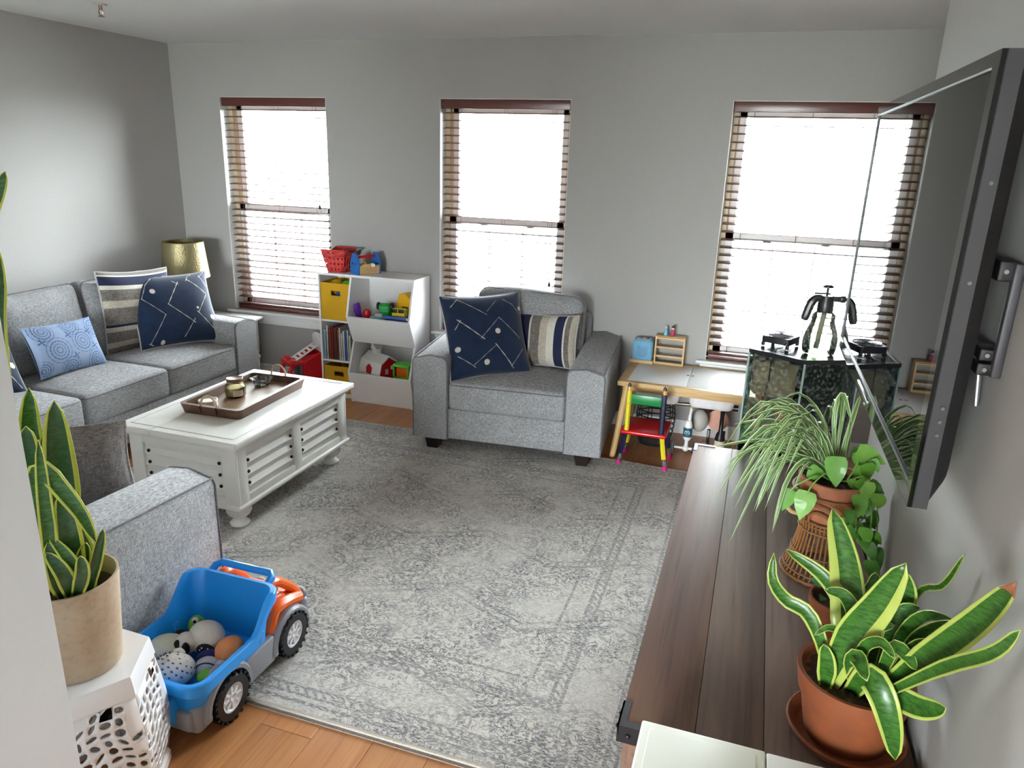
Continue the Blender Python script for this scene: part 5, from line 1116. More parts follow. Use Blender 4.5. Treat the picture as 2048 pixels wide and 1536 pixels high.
# white cabinet at the near end of the console
wc = thing('white_cabinet', 'cream white cabinet top at the near end of the console', 'cabinet', (0, 0, 0)); m_cr = M('cabinet_cream', (238, 238, 226), 0.4, var=0.01)
b = MB(); b.b2(0.875, 1.375, -3.95, -3.492, 0.05, 0.63); b.build('carcass', m_cr, wc, smooth=False)
b = MB(); b.rbox((0.983, -3.72, 0.638), (0.24, 0.48, 0.022), 0.005, 2); b.build('top_panel', m_cr, wc); b = MB(); b.rbox((0.983, -3.72, 0.650), (0.205, 0.44, 0.004), 0.002); b.build('raised_panel', m_cr, wc)
m_cr2 = M('cabinet_grey_white', (222, 220, 214), 0.4, var=0.01)
b = MB(); b.rbox((1.245, -3.72, 0.637), (0.282, 0.48, 0.020), 0.005, 2); b.build('top_panel', m_cr2, wc)
for x_ in (1.165, 1.29): b = MB(); b.rbox((x_, -3.73, 0.6475), (0.10, 0.42, 0.004), 0.0015); b.build('raised_panel', m_cr2, wc)
for x_ in (0.89, 1.36):
    for y_ in (-3.93, -3.51): b = MB(); b.lathe([(0.016, 0), (0.022, 0.05)], 12, (x_, y_, 0)); b.build('foot', m_cr, wc)
b = MB(); b.rbox((0.872, -3.72, 0.34), (0.012, 0.44, 0.54), 0.004); dd = b.build('door', m_cr, wc); b = MB(); b.ball((0.860, -3.55, 0.36), 0.012, 12, 8); b.build('knob', m_chrome, dd)
# television
tv = thing('television', 'large flat black television mounted on the grey wall', 'television', (1.2825, -2.69, 1.5385), 0.010)
tw_, th_ = 0.62, 0.352
m_bez = M('tv_gloss_black', (12, 12, 13), 0.06, var=0.02); m_tvb = M('tv_plastic', (42, 40, 44), 0.5, var=0.04); m_tvk = M('tv_back_plastic', (28, 27, 28), 0.6, var=0.06)
b = MB(); b.b2(0.0, 0.004, -tw_, tw_, -th_, th_); b.build('screen', M('tv_screen', (6, 6, 7), 0.015, spec=0.12, var=0.0), tv, smooth=False)
b = MB(); Y0, Y1, ZZ0, ZZ1 = -tw_ - 0.036, tw_ + 0.03, -th_ - 0.042, th_ + 0.026
for a in ((Y0, -tw_, ZZ0, ZZ1), (tw_, Y1, ZZ0, ZZ1), (-tw_, tw_, th_, ZZ1), (-tw_, tw_, ZZ0, -th_)): b.b2(-0.003, 0.006, a[0], a[1], a[2], a[3])
b.build('bezel', m_bez, tv, smooth=False)
b = MB(); b.b2(0.004, 0.03, Y0, Y1, ZZ0, ZZ1); b.build('case', m_tvb, tv, smooth=False)
b = MB(); n_ = rpoly(Y0, Y1, ZZ0, ZZ1, 0.03, 4); n2_ = rpoly(Y0 + 0.02, Y1 - 0.02, ZZ0 + 0.03, ZZ1 - 0.03, 0.05, 4); n3_ = rpoly(Y0 + 0.14, Y1 - 0.14, ZZ0 + 0.10, ZZ1 - 0.16, 0.06, 4); k = len(n_); vs = [(0.03, y, z) for y, z in n_] + [(0.055, y, z) for y, z in n2_] + [(0.078, y, z) for y, z in n3_]
b.add(vs, [(j * k + i, j * k + (i + 1) % k, (j + 1) * k + (i + 1) % k, (j + 1) * k + i) for j in range(2) for i in range(k)] + [tuple(2 * k + i for i in range(k))]); b.build('back_shell', m_tvk, tv)
b = MB(); b.b2(-0.0045, -0.0005, -tw_, tw_, th_ - 0.001, th_ + 0.0025); b.b2(-0.0045, -0.0005, -tw_, tw_, -th_ - 0.002, -th_ + 0.0005); b.b2(-0.0042, -0.0005, tw_ - 0.002, tw_ + 0.002, -th_, th_); b.build('trim_strip', M('tv_trim', (104, 106, 108), 0.5, 0.2), tv, smooth=False)
b = MB(); b.rbox((-0.004, 0.02, -th_ - 0.022), (0.006, 0.20, 0.014), 0.003); b.build('sensor_bar', M('tv_sensor', (120, 122, 126), 0.2, 0.6), tv)
for z in (0.18, 0.02, -0.2, -0.225, -0.25): b = MB(); b.lathe([(0.0032, 0), (0.0032, 0.004)], 8, (0.020, Y0 + 0.001, z), (PI / 2, 0, 0)); b.build('vent_screw', M('screw_steel', (120, 120, 120), 0.3, 0.9), tv)
mt = thing('tv_wall_mount', 'dark steel wall bracket behind the near edge of the television', 'wall mount', (1.385, -3.255, 1.49))
b = MB(); b.rbox((0.006, -0.035, 0.0), (0.016, 0.02, 0.20), 0.003); b.build('wall_rail', M('mount_steel', (72, 70, 74), 0.5, 0.4), mt)
for z in (0.085, -0.062, -0.088): b = MB(); b.rbox((-0.008, -0.01, z), (0.03, 0.05, 0.035 if z > 0 else 0.022), 0.003); a_ = b.build('bracket_arm', M('mount_dark', (24, 22, 24), 0.5, 0.3), mt); b = MB(); b.lathe([(0.004, 0), (0.004, 0.003)], 8, (-0.012, -0.036, z), (PI / 2, 0, 0)); b.build('bolt', m_chrome, a_)
b = MB(); b.cyl((-0.004, 0.02, -0.10), (0.004, 0.02, -0.17), 0.005, 10); b.build('tilt_rod', M('rod_steel', (150, 150, 152), 0.45, 0.8), mt)
b = MB(); b.cyl((0.008, -0.02, -0.95), (0.008, 0.0, -0.87), 0.004, 8); pw = None
wcord = thing('power_cord', 'short white cord against the wall beside the terracotta saucer', 'cord', (1.394, -3.245, 0.0)); b = MB(); b.tube(spline([(0, 0.03, 0.56), (0.0, -0.02, 0.50), (0.0, -0.06, 0.40), (0.0, -0.08, 0.25), (0, -0.08, 0.12)], 16), 0.0048, 8); b.build('cable', m_trim, wcord); b = MB(); b.rbox((0, -0.08, 0.10), (0.011, 0.03, 0.04), 0.004); b.build('plug', m_trim, wcord)

# ------------------------------------------------------------------ plants
def leaf_mat(name, c1, c2, band=0.0, rough=0.35):
    if name in MATS: return MATS[name]
    g = NG(name); p = g.coords(); n = g.noise(p, 40.0, 3)
    if band: n = g.mapr(g.noise(g.coords((60, 60, 210)), 1.0, 3, 0.6, 0.3), 0.25, 0.75)
    g.base(g.mix(n, lin(c1), lin(c2)), rough, 0, 0.4); g.b.inputs['Coat Weight'].default_value = 0.1
    MATS[name] = g.m; return g.m
m_sg = leaf_mat('snake_green', (30, 68, 22), (66, 114, 40), 1.0); m_sy = leaf_mat('snake_margin', (146, 164, 68), (176, 186, 98)); m_brn = leaf_mat('leaf_brown', (120, 74, 50), (150, 96, 66))
m_sg2 = leaf_mat('snake_dark', (34, 66, 38), (58, 96, 50), 1.0); m_sy2 = leaf_mat('snake_margin_olive', (176, 184, 62), (200, 200, 90))
CAM = Vector((0.9722, -4.741, 1.7381))
def leaf(parent, pts, wd, mats, n=12, cup=0.18, face=None, base=0.55, tip=0.62, cols=(-1, -0.72, -0.3, 0.3, 0.72, 1), mi=(1, 0, 0, 0, 1), twist=0.0, thick=0.0016, name='leaf', brown=False):
    P = spline(pts, n); vs = []; c_ = len(cols)
    for i, p in enumerate(P):
        t = i / n; tg = (P[min(i + 1, n)] - P[max(i - 1, 0)]).normalized()
        nr = (face if face is not None else (CAM - p)).normalized(); sd = tg.cross(nr)
        sd = sd.normalized() if sd.length > 1e-4 else Vector((1, 0, 0))
        nr = sd.cross(tg).normalized()
        if twist: q = Matrix.Rotation(twist * t, 3, tg); sd = q @ sd; nr = q @ nr
        f = (base + (1 - base) * min(1, t / 0.35)) if t < 0.35 else math.sqrt(max(0.0, 1 - ((t - 0.35) / 0.65) ** 2)) ** (1 / tip * 0.62)
        w2 = wd / 2 * max(f, 0.02)
        for u in cols: vs.append(p + sd * (u * w2) + nr * (cup * w2 * (u * u - 0.3) * 1.6))
    b = MB(); o = len(b.v); b.v += [tuple(v) for v in vs]
    for i in range(n):
        for j in range(c_ - 1):
            b.f.append((i * c_ + j, (i + 1) * c_ + j, (i + 1) * c_ + j + 1, i * c_ + j + 1)); b.mi.append(2 if (brown and i >= n - 1) else mi[j])
    o = b.build(name, mats, parent, angle=2.5, fix=False)
    if thick: s = o.modifiers.new('thickness', 'SOLIDIFY'); s.thickness = thick; s.offset = 0
    return o
m_terra = M('terracotta', (116, 59, 26), 0.75, var=0.28, scale=14, bump=0.15); m_terra2 = M('terracotta_aged', (158, 98, 70), 0.8, var=0.28, scale=18, bump=0.25)
m_soil = M('potting_soil', (58, 42, 34), 0.95, var=0.5, scale=110, bump=1.0)
# saucer + big snake plant near the camera
PX, PY = 1.262, -3.325
sc_ = thing('plant_saucer', 'wide terracotta saucer under the near snake plant pot', 'saucer', (PX, PY, CZ + 0.0005))
b = MB(); b.lathe([(0.0, 0.0), (0.096, 0.0), (0.114, 0.022), (0.116, 0.027), (0.110, 0.028), (0.093, 0.010), (0.0, 0.010)], 48, caps=False); b.build('dish', m_terra, sc_); b = MB(); b.tube([(0.113 * math.cos(a * PI / 32), 0.113 * math.sin(a * PI / 32), 0.0268) for a in range(64)], 0.0034, 8, True); b.build('rim', m_terra, sc_)
sn = thing('potted_snake_plant', 'snake plant with yellow-edged leaves in a terracotta pot near the camera', 'potted plant', (PX, PY, CZ + 0.011))
b = MB(); b.lathe([(0.0, 0.0), (0.078, 0.0), (0.081, 0.004), (0.098, 0.095), (0.103, 0.097), (0.112, 0.145), (0.111, 0.149), (0.103, 0.149), (0.097, 0.135), (0.0, 0.120)], 48, caps=False); b.build('pot', m_terra, sn)
b = MB()
rs_ = random.Random(5)
b.grid(lambda u, v: ((0.0985 * v * math.cos(u * 2 * PI), 0.0985 * v * math.sin(u * 2 * PI), 0.134 + 0.004 * math.sin(17 * u * 6.28 + 9 * v) * v * (1 - v) * 4)), 40, 8, True); b.build('soil', m_soil, sn, fix=False)
SN = [
    ([(1.248, -3.33, 0.737), (1.236, -3.3, 0.855), (1.22, -3.24, 0.949), (1.186, -3.18, 1.043)], 0.068),
    ([(1.212, -3.36, 0.740), (1.186, -3.36, 0.829), (1.151, -3.35, 0.888), (1.11, -3.34, 0.901), (1.079, -3.34, 0.94), (1.074, -3.33, 0.995)], 0.030),
    ([(1.264, -3.3, 0.740), (1.23, -3.28, 0.863), (1.183, -3.25, 0.919), (1.105, -3.22, 0.95)], 0.035),
    ([(1.208, -3.36, 0.735), (1.232, -3.38, 0.868), (1.263, -3.4, 0.966), (1.287, -3.42, 1.069)], 0.066),
    ([(1.296, -3.36, 0.738), (1.335, -3.47, 0.915), (1.36, -3.577, 1.069), (1.370, -3.656, 1.189)], 0.050),
    ([(1.29, -3.37, 0.738), (1.34, -3.54, 0.95), (1.358, -3.67, 1.078), (1.366, -3.718, 1.152)], 0.024),
    ([(1.29, -3.34, 0.740), (1.35, -3.269, 0.921), (1.37, -3.35, 1.001), (1.378, -3.4, 1.096)], 0.014),
    ([(1.308, -3.34, 0.737), (1.319, -3.36, 0.877), (1.342, -3.38, 0.946), (1.378, -3.42, 0.975)], 0.025),
    ([(1.310, -3.35, 0.737), (1.333, -3.38, 0.882), (1.349, -3.42, 0.948), (1.367, -3.47, 1.001)], 0.024),
    ([(1.304, -3.37, 0.738), (1.32, -3.42, 0.888), (1.338, -3.46, 0.941), (1.361, -3.5, 0.948)], 0.021),
    ([(1.25, -3.37, 0.738), (1.263, -3.42, 0.823), (1.286, -3.45, 0.809), (1.309, -3.46, 0.754), (1.331, -3.45, 0.676)], 0.052),
    ([(1.287, -3.36, 0.738), (1.31, -3.42, 0.792), (1.346, -3.45, 0.803), (1.366, -3.47, 0.82), (1.378, -3.49, 0.842)], 0.045),
    ([(1.204, -3.37, 0.735), (1.198, -3.38, 0.8), (1.186, -3.38, 0.845)], 0.036),
    ([(1.262, -3.36, 0.736), (1.242, -3.39, 0.82), (1.240, -3.43, 0.862), (1.252, -3.475, 0.850)], 0.036),
    ([(1.233, -3.35, 0.736), (1.221, -3.36, 0.854), (1.191, -3.37, 0.877), (1.166, -3.38, 0.86)], 0.014),
    ([(1.262, -3.32, 0.738), (1.246, -3.31, 0.864), (1.22, -3.3, 0.912), (1.181, -3.3, 0.917)], 0.030),
    ([(1.272, -3.31, 0.738), (1.257, -3.27, 0.857), (1.277, -3.25, 0.913), (1.279, -3.24, 0.945)], 0.033),
    ([(1.303, -3.31, 0.738), (1.32, -3.3, 0.883), (1.329, -3.3, 0.94), (1.314, -3.3, 0.993)], 0.041),
    ([(1.291, -3.37, 0.738), (1.294, -3.42, 0.889), (1.313, -3.45, 0.902), (1.325, -3.47, 0.891)], 0.026),
    ([(1.268, -3.37, 0.738), (1.250, -3.40, 0.86), (1.268, -3.44, 0.913), (1.29, -3.47, 0.905)], 0.022),
    ([(1.292, -3.33, 0.736), (1.286, -3.33, 0.799), (1.281, -3.33, 0.868), (1.309, -3.34, 0.893)], 0.030),
    ([(1.298, -3.34, 0.736), (1.307, -3.34, 0.801), (1.317, -3.33, 0.911), (1.345, -3.34, 0.941)], 0.034)]
for i, (pts, wd) in enumerate(SN):
    leaf(sn, [Vector(p) - Vector((PX, PY, CZ + 0.011)) for p in pts], wd, [m_sg, m_sy, m_brn], 14, 0.25, (CAM - Vector(pts[1])), brown=(i == 4), cols=(-1, -0.9, -0.35, 0.35, 0.9, 1) if i in (7, 8, 9, 13, 14, 15, 16, 18, 19, 20, 21) else (((-1, -0.42, -0.1, 0.4, 0.84, 1) if i == 0 else (-1, -0.84, -0.4, 0.1, 0.42, 1)) if i in (0, 3) else (-1, -0.74, -0.3, 0.3, 0.74, 1)))
# tall snake plant by the partition
SX, SY, SZ = -0.592, -3.54, 0.43
vp = thing('potted_snake_plant', 'tall snake plant in a tan cylinder pot on the white ceramic stool', 'potted plant', (SX, SY, SZ + 0.001))
m_tanpot = wood('tan_pot', (192, 172, 146), (182, 160, 134), (168, 144, 118), 'x', 0.8, 0.6)
b = MB(); b.lathe([(0.0, 0), (0.098, 0), (0.101, 0.004), (0.119, 0.252), (0.119, 0.256), (0.113, 0.256), (0.108, 0.19), (0.0, 0.188)], 56, caps=False); b.build('pot', m_tanpot, vp)
b = MB(); b.grid(lambda u, v: (0.1085 * v * math.cos(u * 2 * PI), 0.1085 * v * math.sin(u * 2 * PI), 0.205 + 0.005 * math.sin(15 * u * 6.28) * v * (1 - v) * 4), 40, 6, True); b.build('soil', m_soil, vp, fix=False)
SV = [
    ([(-0.640, -3.53, 0.63), (-0.684, -3.5, 0.848), (-0.685, -3.5, 1.026), (-0.661, -3.5, 1.166)], 0.053),
    ([(-0.598, -3.52, 0.63), (-0.582, -3.52, 0.904), (-0.574, -3.52, 1.025), (-0.561, -3.52, 1.152)], 0.066),
    ([(-0.66, -3.51, 0.63), (-0.71, -3.47, 0.771), (-0.752, -3.46, 0.889), (-0.727, -3.46, 1.008)], 0.041),
    ([(-0.617, -3.55, 0.63), (-0.606, -3.58, 0.913), (-0.536, -3.6, 1.014), (-0.463, -3.61, 0.972), (-0.407, -3.62, 0.929), (-0.377, -3.62, 0.868)], 0.036),
    ([(-0.555, -3.56, 0.635), (-0.484, -3.6, 0.829), (-0.488, -3.6, 0.963)], 0.052),
    ([(-0.53, -3.54, 0.635), (-0.439, -3.57, 0.795), (-0.409, -3.57, 0.87)], 0.025),
    ([(-0.545, -3.56, 0.635), (-0.461, -3.62, 0.786), (-0.507, -3.63, 0.865)], 0.028),
    ([(-0.565, -3.57, 0.635), (-0.489, -3.64, 0.769), (-0.502, -3.64, 0.852)], 0.042),
    ([(-0.55, -3.565, 0.635), (-0.468, -3.64, 0.774), (-0.499, -3.65, 0.832)], 0.034),
    ([(-0.59, -3.57, 0.635), (-0.510, -3.63, 0.8), (-0.503, -3.63, 0.943), (-0.503, -3.62, 1.099)], 0.032),
    ([(-0.545, -3.565, 0.635), (-0.436, -3.62, 0.771), (-0.433, -3.62, 0.821)], 0.030),
    ([(-0.67, -3.55, 0.63), (-0.755, -3.5, 1.04), (-0.735, -3.5, 1.29), (-0.70, -3.5, 1.425), (-0.692, -3.5, 1.53)], 0.036),
    ([(-0.63, -3.55, 0.63), (-0.698, -3.55, 1.268), (-0.643, -3.55, 1.525), (-0.579, -3.55, 1.636), (-0.556, -3.55, 1.673)], 0.025),
    ([(-0.545, -3.55, 0.63), (-0.493, -3.57, 0.756), (-0.457, -3.58, 0.83)], 0.035),
    ([(-0.63, -3.51, 0.63), (-0.665, -3.48, 0.80), (-0.672, -3.48, 0.93), (-0.655, -3.48, 1.05)], 0.058),
    ([(-0.60, -3.49, 0.63), (-0.635, -3.46, 0.74), (-0.68, -3.45, 0.83), (-0.74, -3.44, 0.89)], 0.050),
    ([(-0.62, -3.56, 0.63), (-0.63, -3.57, 0.86), (-0.61, -3.57, 1.02), (-0.60, -3.57, 1.10)], 0.052),
    ([(-0.58, -3.50, 0.63), (-0.60, -3.47, 0.70), (-0.655, -3.45, 0.76), (-0.70, -3.44, 0.75)], 0.042),
    ([(-0.55, -3.51, 0.63), (-0.565, -3.50, 0.70), (-0.60, -3.49, 0.76)], 0.034),
    ([(-0.64, -3.51, 0.63), (-0.713, -3.45, 0.685), (-0.695, -3.44, 0.784)], 0.049)]
for i, (pts, wd) in enumerate(SV):
    leaf(vp, [Vector(p) - Vector((SX, SY, SZ + 0.001)) for p in pts], wd * 1.15, [m_sg2 if i % 3 else m_sg, m_sy2, m_brn], 14, 0.2, (CAM - Vector(pts[1])))
# pierced ceramic stool
gs = thing('garden_stool', 'white hexagonal ceramic garden stool with pierced sides', 'stool', (SX, SY, 0)); m_cer = M('ceramic_white', (238, 236, 236), 0.08, var=0.01, coat=0.5); m_in = M('ceramic_inside', (120, 116, 120), 0.5)
A0 = math.radians(-1.2); R0 = 0.17
def hexr(a):  # hexagon support at angle
    k = (a - A0) % (PI / 3) - PI / 6
    return math.cos(PI / 6) / math.cos(k)
b = MB(); hv = [(R0 * math.cos(A0 + i * PI / 3), R0 * math.sin(A0 + i * PI / 3)) for i in range(6)]
lev = [(0.985, SZ), (1.0, SZ - 0.006), (1.045, SZ - 0.05), (1.05, SZ - 0.056), (1.03, SZ - 0.062)]; vs = []
for k_, z in lev: vs += [(x * k_, y * k_, z) for x, y in hv]
b.add(vs, [(j * 6 + i, j * 6 + (i + 1) % 6, (j + 1) * 6 + (i + 1) % 6, (j + 1) * 6 + i) for j in range(4) for i in range(6)] + [tuple(range(6))]); b.build('seat_slab', m_cer, gs, angle=0.35)
for i in range(6):
    a0_, a1_ = A0 + i * PI / 3, A0 + (i + 1) * PI / 3; p0 = Vector((math.cos(a0_), math.sin(a0_), 0)); p1 = Vector((math.cos(a1_), math.sin(a1_), 0)); rr = random.Random(i)
    def fn(u, v, p0=p0, p1=p1):
        z = 0.05 + v * (SZ - 0.062 - 0.05); k_ = R0 * (1.03 + 0.13 * math.sin(PI * (0.08 + 0.92 * v) ** 0.9)); q = (p0 * (1 - u) + p1 * u) * k_
        return (q.x, q.y, z)
    b = MB(); nx, ny = 6, 11
    jit = {}; rr_k = i
    def fj(u, v, rr=rr, jit=jit):
        return fn(u + 0.045 * math.sin(11 * v + 3 * rr_k) * math.sin(PI * u), v + 0.035 * math.sin(9 * u + 5 * v) * math.sin(PI * v))
    # pierced panel: slanted teardrop holes of varied size
    for ii_ in range(nx):
        for jj in range(ny):
            edge = ii_ in (0, nx - 1) or jj in (0, ny - 1); hr_ = 0.0 if edge and rr.random() < 0.5 else 0.20 + 0.2 * rr.random(); th0 = rr.random() * PI; el = 0.55 + 0.4 * rr.random()
            sq = [(0, 0), (.5, 0), (1, 0), (1, .5), (1, 1), (.5, 1), (0, 1), (0, .5)]
            if hr_ < 0.1: b.add([fj((ii_ + a) / nx, (jj + c) / ny) for a, c in sq[::2]], [(0, 1, 2, 3)]); continue
            oc = []
            for q in range(8):
                an = PI * 1.25 + q * PI / 4; rx = math.cos(an - th0) * 0.46; ry = math.sin(an - th0) * 0.46 * el * hr_ / 0.4
                oc.append((.5 + rx * math.cos(th0) - ry * math.sin(th0), .5 + rx * math.sin(th0) + ry * math.cos(th0)))
            vs = [fj((ii_ + a) / nx, (jj + c) / ny) for a, c in sq] + [fj((ii_ + a) / nx, (jj + c) / ny) for a, c in oc]
            b.add(vs, [(q, (q + 1) % 8, 8 + (q + 1) % 8, 8 + q) for q in range(8)])
    o = b.build('pierced_panel', m_cer, gs, angle=0.9); s = o.modifiers.new('thickness', 'SOLIDIFY'); s.thickness = 0.007; s.offset = -1
b = MB(); lev = [(1.06, 0.0), (1.09, 0.006), (1.09, 0.03), (1.05, 0.045), (1.02, 0.055), (0.98, 0.055), (1.0, 0.0)]; vs = []
for k_, z in lev: vs += [(x * k_, y * k_, z) for x, y in hv]
b.add(vs, [(j * 6 + i, j * 6 + (i + 1) % 6, (j + 1) * 6 + (i + 1) % 6, (j + 1) * 6 + i) for j in range(6) for i in range(6)]); b.build('base_ring', m_cer, gs, angle=0.35)

# wicker stand with spider plant and pothos
WXc, WYc = 1.252, -2.640
ws = thing('wicker_plant_stand', 'hourglass wicker plant stand on the media console', 'plant stand', (WXc, WYc, CZ + 0.0005)); m_wick = M('wicker', (128, 84, 42), 0.6, var=0.2, scale=60, bump=0.3)
def wr(z): return 0.104 - 0.034 * math.sin(min(1, z / 0.17) * PI / 2) + (0.036 * ((z - 0.15) / 0.13) ** 1.3 if z > 0.15 else 0)
for i in range(40):
    a = i * PI / 20; top = 0.262 if not (190 < math.degrees(a) < 290) else 0.175; b = MB(); b.tube([(wr(z) * math.cos(a), wr(z) * math.sin(a), z) for z in [0.006 + (top - 0.006) * q / 10 for q in range(11)]], 0.0027, 6); b.build('cane', m_wick, ws)
for z, r_ in ((0.005, 0.0048), (0.022, 0.0028), (0.075, 0.0022), (0.145, 0.0028), (0.175, 0.0028), (0.262, 0.0045)):
    b = MB(); b.tube([((wr(z) + 0.004) * math.cos(a * PI / 24), (wr(z) + 0.004) * math.sin(a * PI / 24), z + 0.0015 * math.sin(a * 2.6)) for a in range(48)], r_, 6, True); b.build('hoop', m_wick, ws)
for R_ in (0.075, 0.055, 0.035):
    b = MB(); pts = []
    for q in range(17):
        t = PI * q / 16; ang = math.radians(248) + R_ * math.cos(t) / 0.09; z = 0.176 + R_ * 1.15 * math.sin(t); pts.append(((wr(z) + 0.004) * math.cos(ang), (wr(z) + 0.004) * math.sin(ang), z))
    b.tube(pts, 0.0036, 6); b.build('arch', m_wick, ws)
b = MB(); b.tube(spline([(-0.088, -0.02, 0.255), (-0.118, -0.03, 0.25), (-0.122, -0.03, 0.22), (-0.105, -0.03, 0.19), (-0.082, -0.02, 0.18)], 14), 0.006, 8); b.build('handle', M('cane_handle', (198, 160, 110), 0.6), ws)
b = MB(); b.lathe([(0.001, 0.155), (0.066, 0.155), (0.066, 0.16), (0.001, 0.16)], 24, caps=False); b.build('shelf', m_wick, ws)
pp = thing('potted_spider_plant', 'spider plant and trailing pothos in a terracotta pot on the wicker stand', 'potted plant', (WXc, WYc, CZ + 0.161))
b = MB(); b.lathe([(0.0, 0.0), (0.058, 0.0), (0.060, 0.004), (0.078, 0.098), (0.09, 0.10), (0.096, 0.138), (0.094, 0.141), (0.087, 0.141), (0.083, 0.128), (0.0, 0.118)], 44, caps=False); b.build('pot', m_terra2, pp)
b = MB(); b.grid(lambda u, v: (0.0845 * v * math.cos(u * 2 * PI), 0.0845 * v * math.sin(u * 2 * PI), 0.127 + 0.004 * math.sin(19 * u * 6.28 + 5 * v) * v * (1 - v) * 4), 40, 6, True); b.build('soil', m_soil, pp, fix=False)
m_spg = leaf_mat('spider_green', (78, 120, 56), (104, 142, 76)); m_spw = leaf_mat('spider_cream', (178, 190, 146), (196, 204, 166)); m_po = [leaf_mat('pothos_green_%d' % i, c1, c2, 0, 0.5) for i, (c1, c2) in enumerate((((74, 132, 38), (108, 164, 58)), ((54, 106, 36), (82, 136, 50)), ((96, 152, 52), (134, 178, 84))))]
rl = random.Random(11); core = Vector((-0.012, 0.012, 0.135))
for i in range(84):
    az = rl.uniform(math.radians(75), math.radians(238)) if i % 6 else rl.uniform(0, 2 * PI)
    if i % 3 == 0: az = rl.uniform(math.radians(120), math.radians(205))
    L = rl.uniform(0.14, 0.30); up = rl.uniform(0.03, 0.20); dr_ = rl.uniform(0.02, 0.24) * (L / 0.26); d_ = Vector((math.cos(az), math.sin(az), 0))
    if d_.x > 0: L *= max(0.2, 1 - 0.85 * d_.x)
    p0 = core + Vector((rl.uniform(-0.025, 0.025), rl.uniform(-0.02, 0.03), 0)); p1 = p0 + d_ * L * 0.3 + Vector((0, 0, up * 0.75)); p2 = p0 + d_ * L * 0.68 + Vector((0, 0, up)); p3 = p0 + d_ * L + Vector((0, 0, up - dr_))
    if p3.z < 0.0 and (WXc + p3.x) > CX0: p3.z = max(p3.z, -0.13 + 0.02)
    leaf(pp, [p0, p1, p2, p3], rl.uniform(0.006, 0.0105), [m_spg, m_spw], 9, 0.3, Vector((-0.15, -0.6, 0.8)), 0.7, 0.9, (-1, -0.62, 0.0, 0.62, 1), (1, 0, 0, 1), 0, 0.0)
# leaves picked out in the photograph
for pts, wd in (([(0, 0, .13), (-0.06, 0.10, 0.24), (-0.15, 0.20, 0.27), (-0.235, 0.27, 0.235)], 0.016), ([(0, 0, .13), (-0.07, 0.08, 0.22), (-0.18, 0.14, 0.235), (-0.29, 0.16, 0.20)], 0.014), ([(0, .01, .13), (-0.02, 0.06, 0.30), (-0.01, 0.05, 0.37), (0.02, 0.01, 0.30)], 0.013), ([(0, 0, .13), (0.02, 0.05, 0.24), (0.035, 0.10, 0.30), (0.05, 0.15, 0.345)], 0.014), ([(0, 0, .13), (-0.09, 0.02, 0.19), (-0.2, 0.05, 0.20), (-0.33, 0.08, 0.15)], 0.014), ([(0, 0, .13), (-0.09, -0.02, 0.19), (-0.16, -0.05, 0.16), (-0.20, -0.08, 0.03)], 0.014), ([(0, 0, .13), (-0.08, -0.05, 0.2), (-0.13, -0.09, 0.14), (-0.15, -0.13, 0.0)], 0.014)):
    leaf(pp, pts, wd, [m_spg, m_spw], 10, 0.3, Vector((-0.15, -0.6, 0.8)), 0.7, 0.9, (-1, -0.62, 0.0, 0.62, 1), (1, 0, 0, 1), 0, 0.0)
def heart(parent, c, tipdir, nrm, s, mat):
    t = Vector(tipdir).normalized(); nr = Vector(nrm).normalized(); sd = t.cross(nr).normalized(); nr = sd.cross(t)
    out = [(0, 0), (0.14, -0.08), (0.30, -0.06), (0.38, 0.12), (0.36, 0.36), (0.27, 0.62), (0.13, 0.84), (0, 1.04)]; vs = []
    for v, u in [(v, u) for u, v in out]:
        for k in (-1, -0.5, 0, 0.5, 1): vs.append(Vector(c) + t * (v * s) + sd * (u * k * s) + nr * (s * (-0.16 * v * v + 0.10 * abs(k) * u)))
    b = MB(); b.add(vs, [(i * 5 + j, (i + 1) * 5 + j, (i + 1) * 5 + j + 1, i * 5 + j + 1) for i in range(7) for j in range(4)]); return b.build('pothos_leaf', mat, parent, angle=2.5, fix=False)
hp = [((-0.075, -0.10, 0.12), (-0.15, -0.35, -0.9), 0.075), ((-0.115, -0.08, 0.11), (-0.3, -0.3, -0.9), 0.06), ((-0.012, -0.055, 0.215), (0.1, -0.35, -0.9), 0.078), ((-0.05, -0.03, 0.17), (-0.5, -0.3, -0.7), 0.05), ((0.05, 0.0, 0.225), (0.85, -0.2, -0.2), 0.072), ((0.04, 0.05, 0.20), (0.5, 0.3, -0.4), 0.06),
      ((0.055, -0.085, 0.13), (0.3, -0.5, -0.85), 0.055)]
for c_, tdir, s in hp: heart(pp, c_, tdir, (-0.1, -0.75, 0.65), s, m_po[rl.randrange(3)])
for i in range(48):
    u = rl.random(); c_ = (rl.uniform(0.025, 0.11), rl.uniform(-0.15, 0.06), 0.20 - 0.20 * u + rl.uniform(-0.02, 0.03)); heart(pp, c_, (rl.uniform(-0.2, 0.6), rl.uniform(-0.6, 0.3), rl.uniform(-1, -0.1)), (rl.uniform(-0.5, 0.1), -0.7, rl.uniform(0.2, 0.8)), rl.uniform(0.032, 0.055), m_po[rl.randrange(3)])
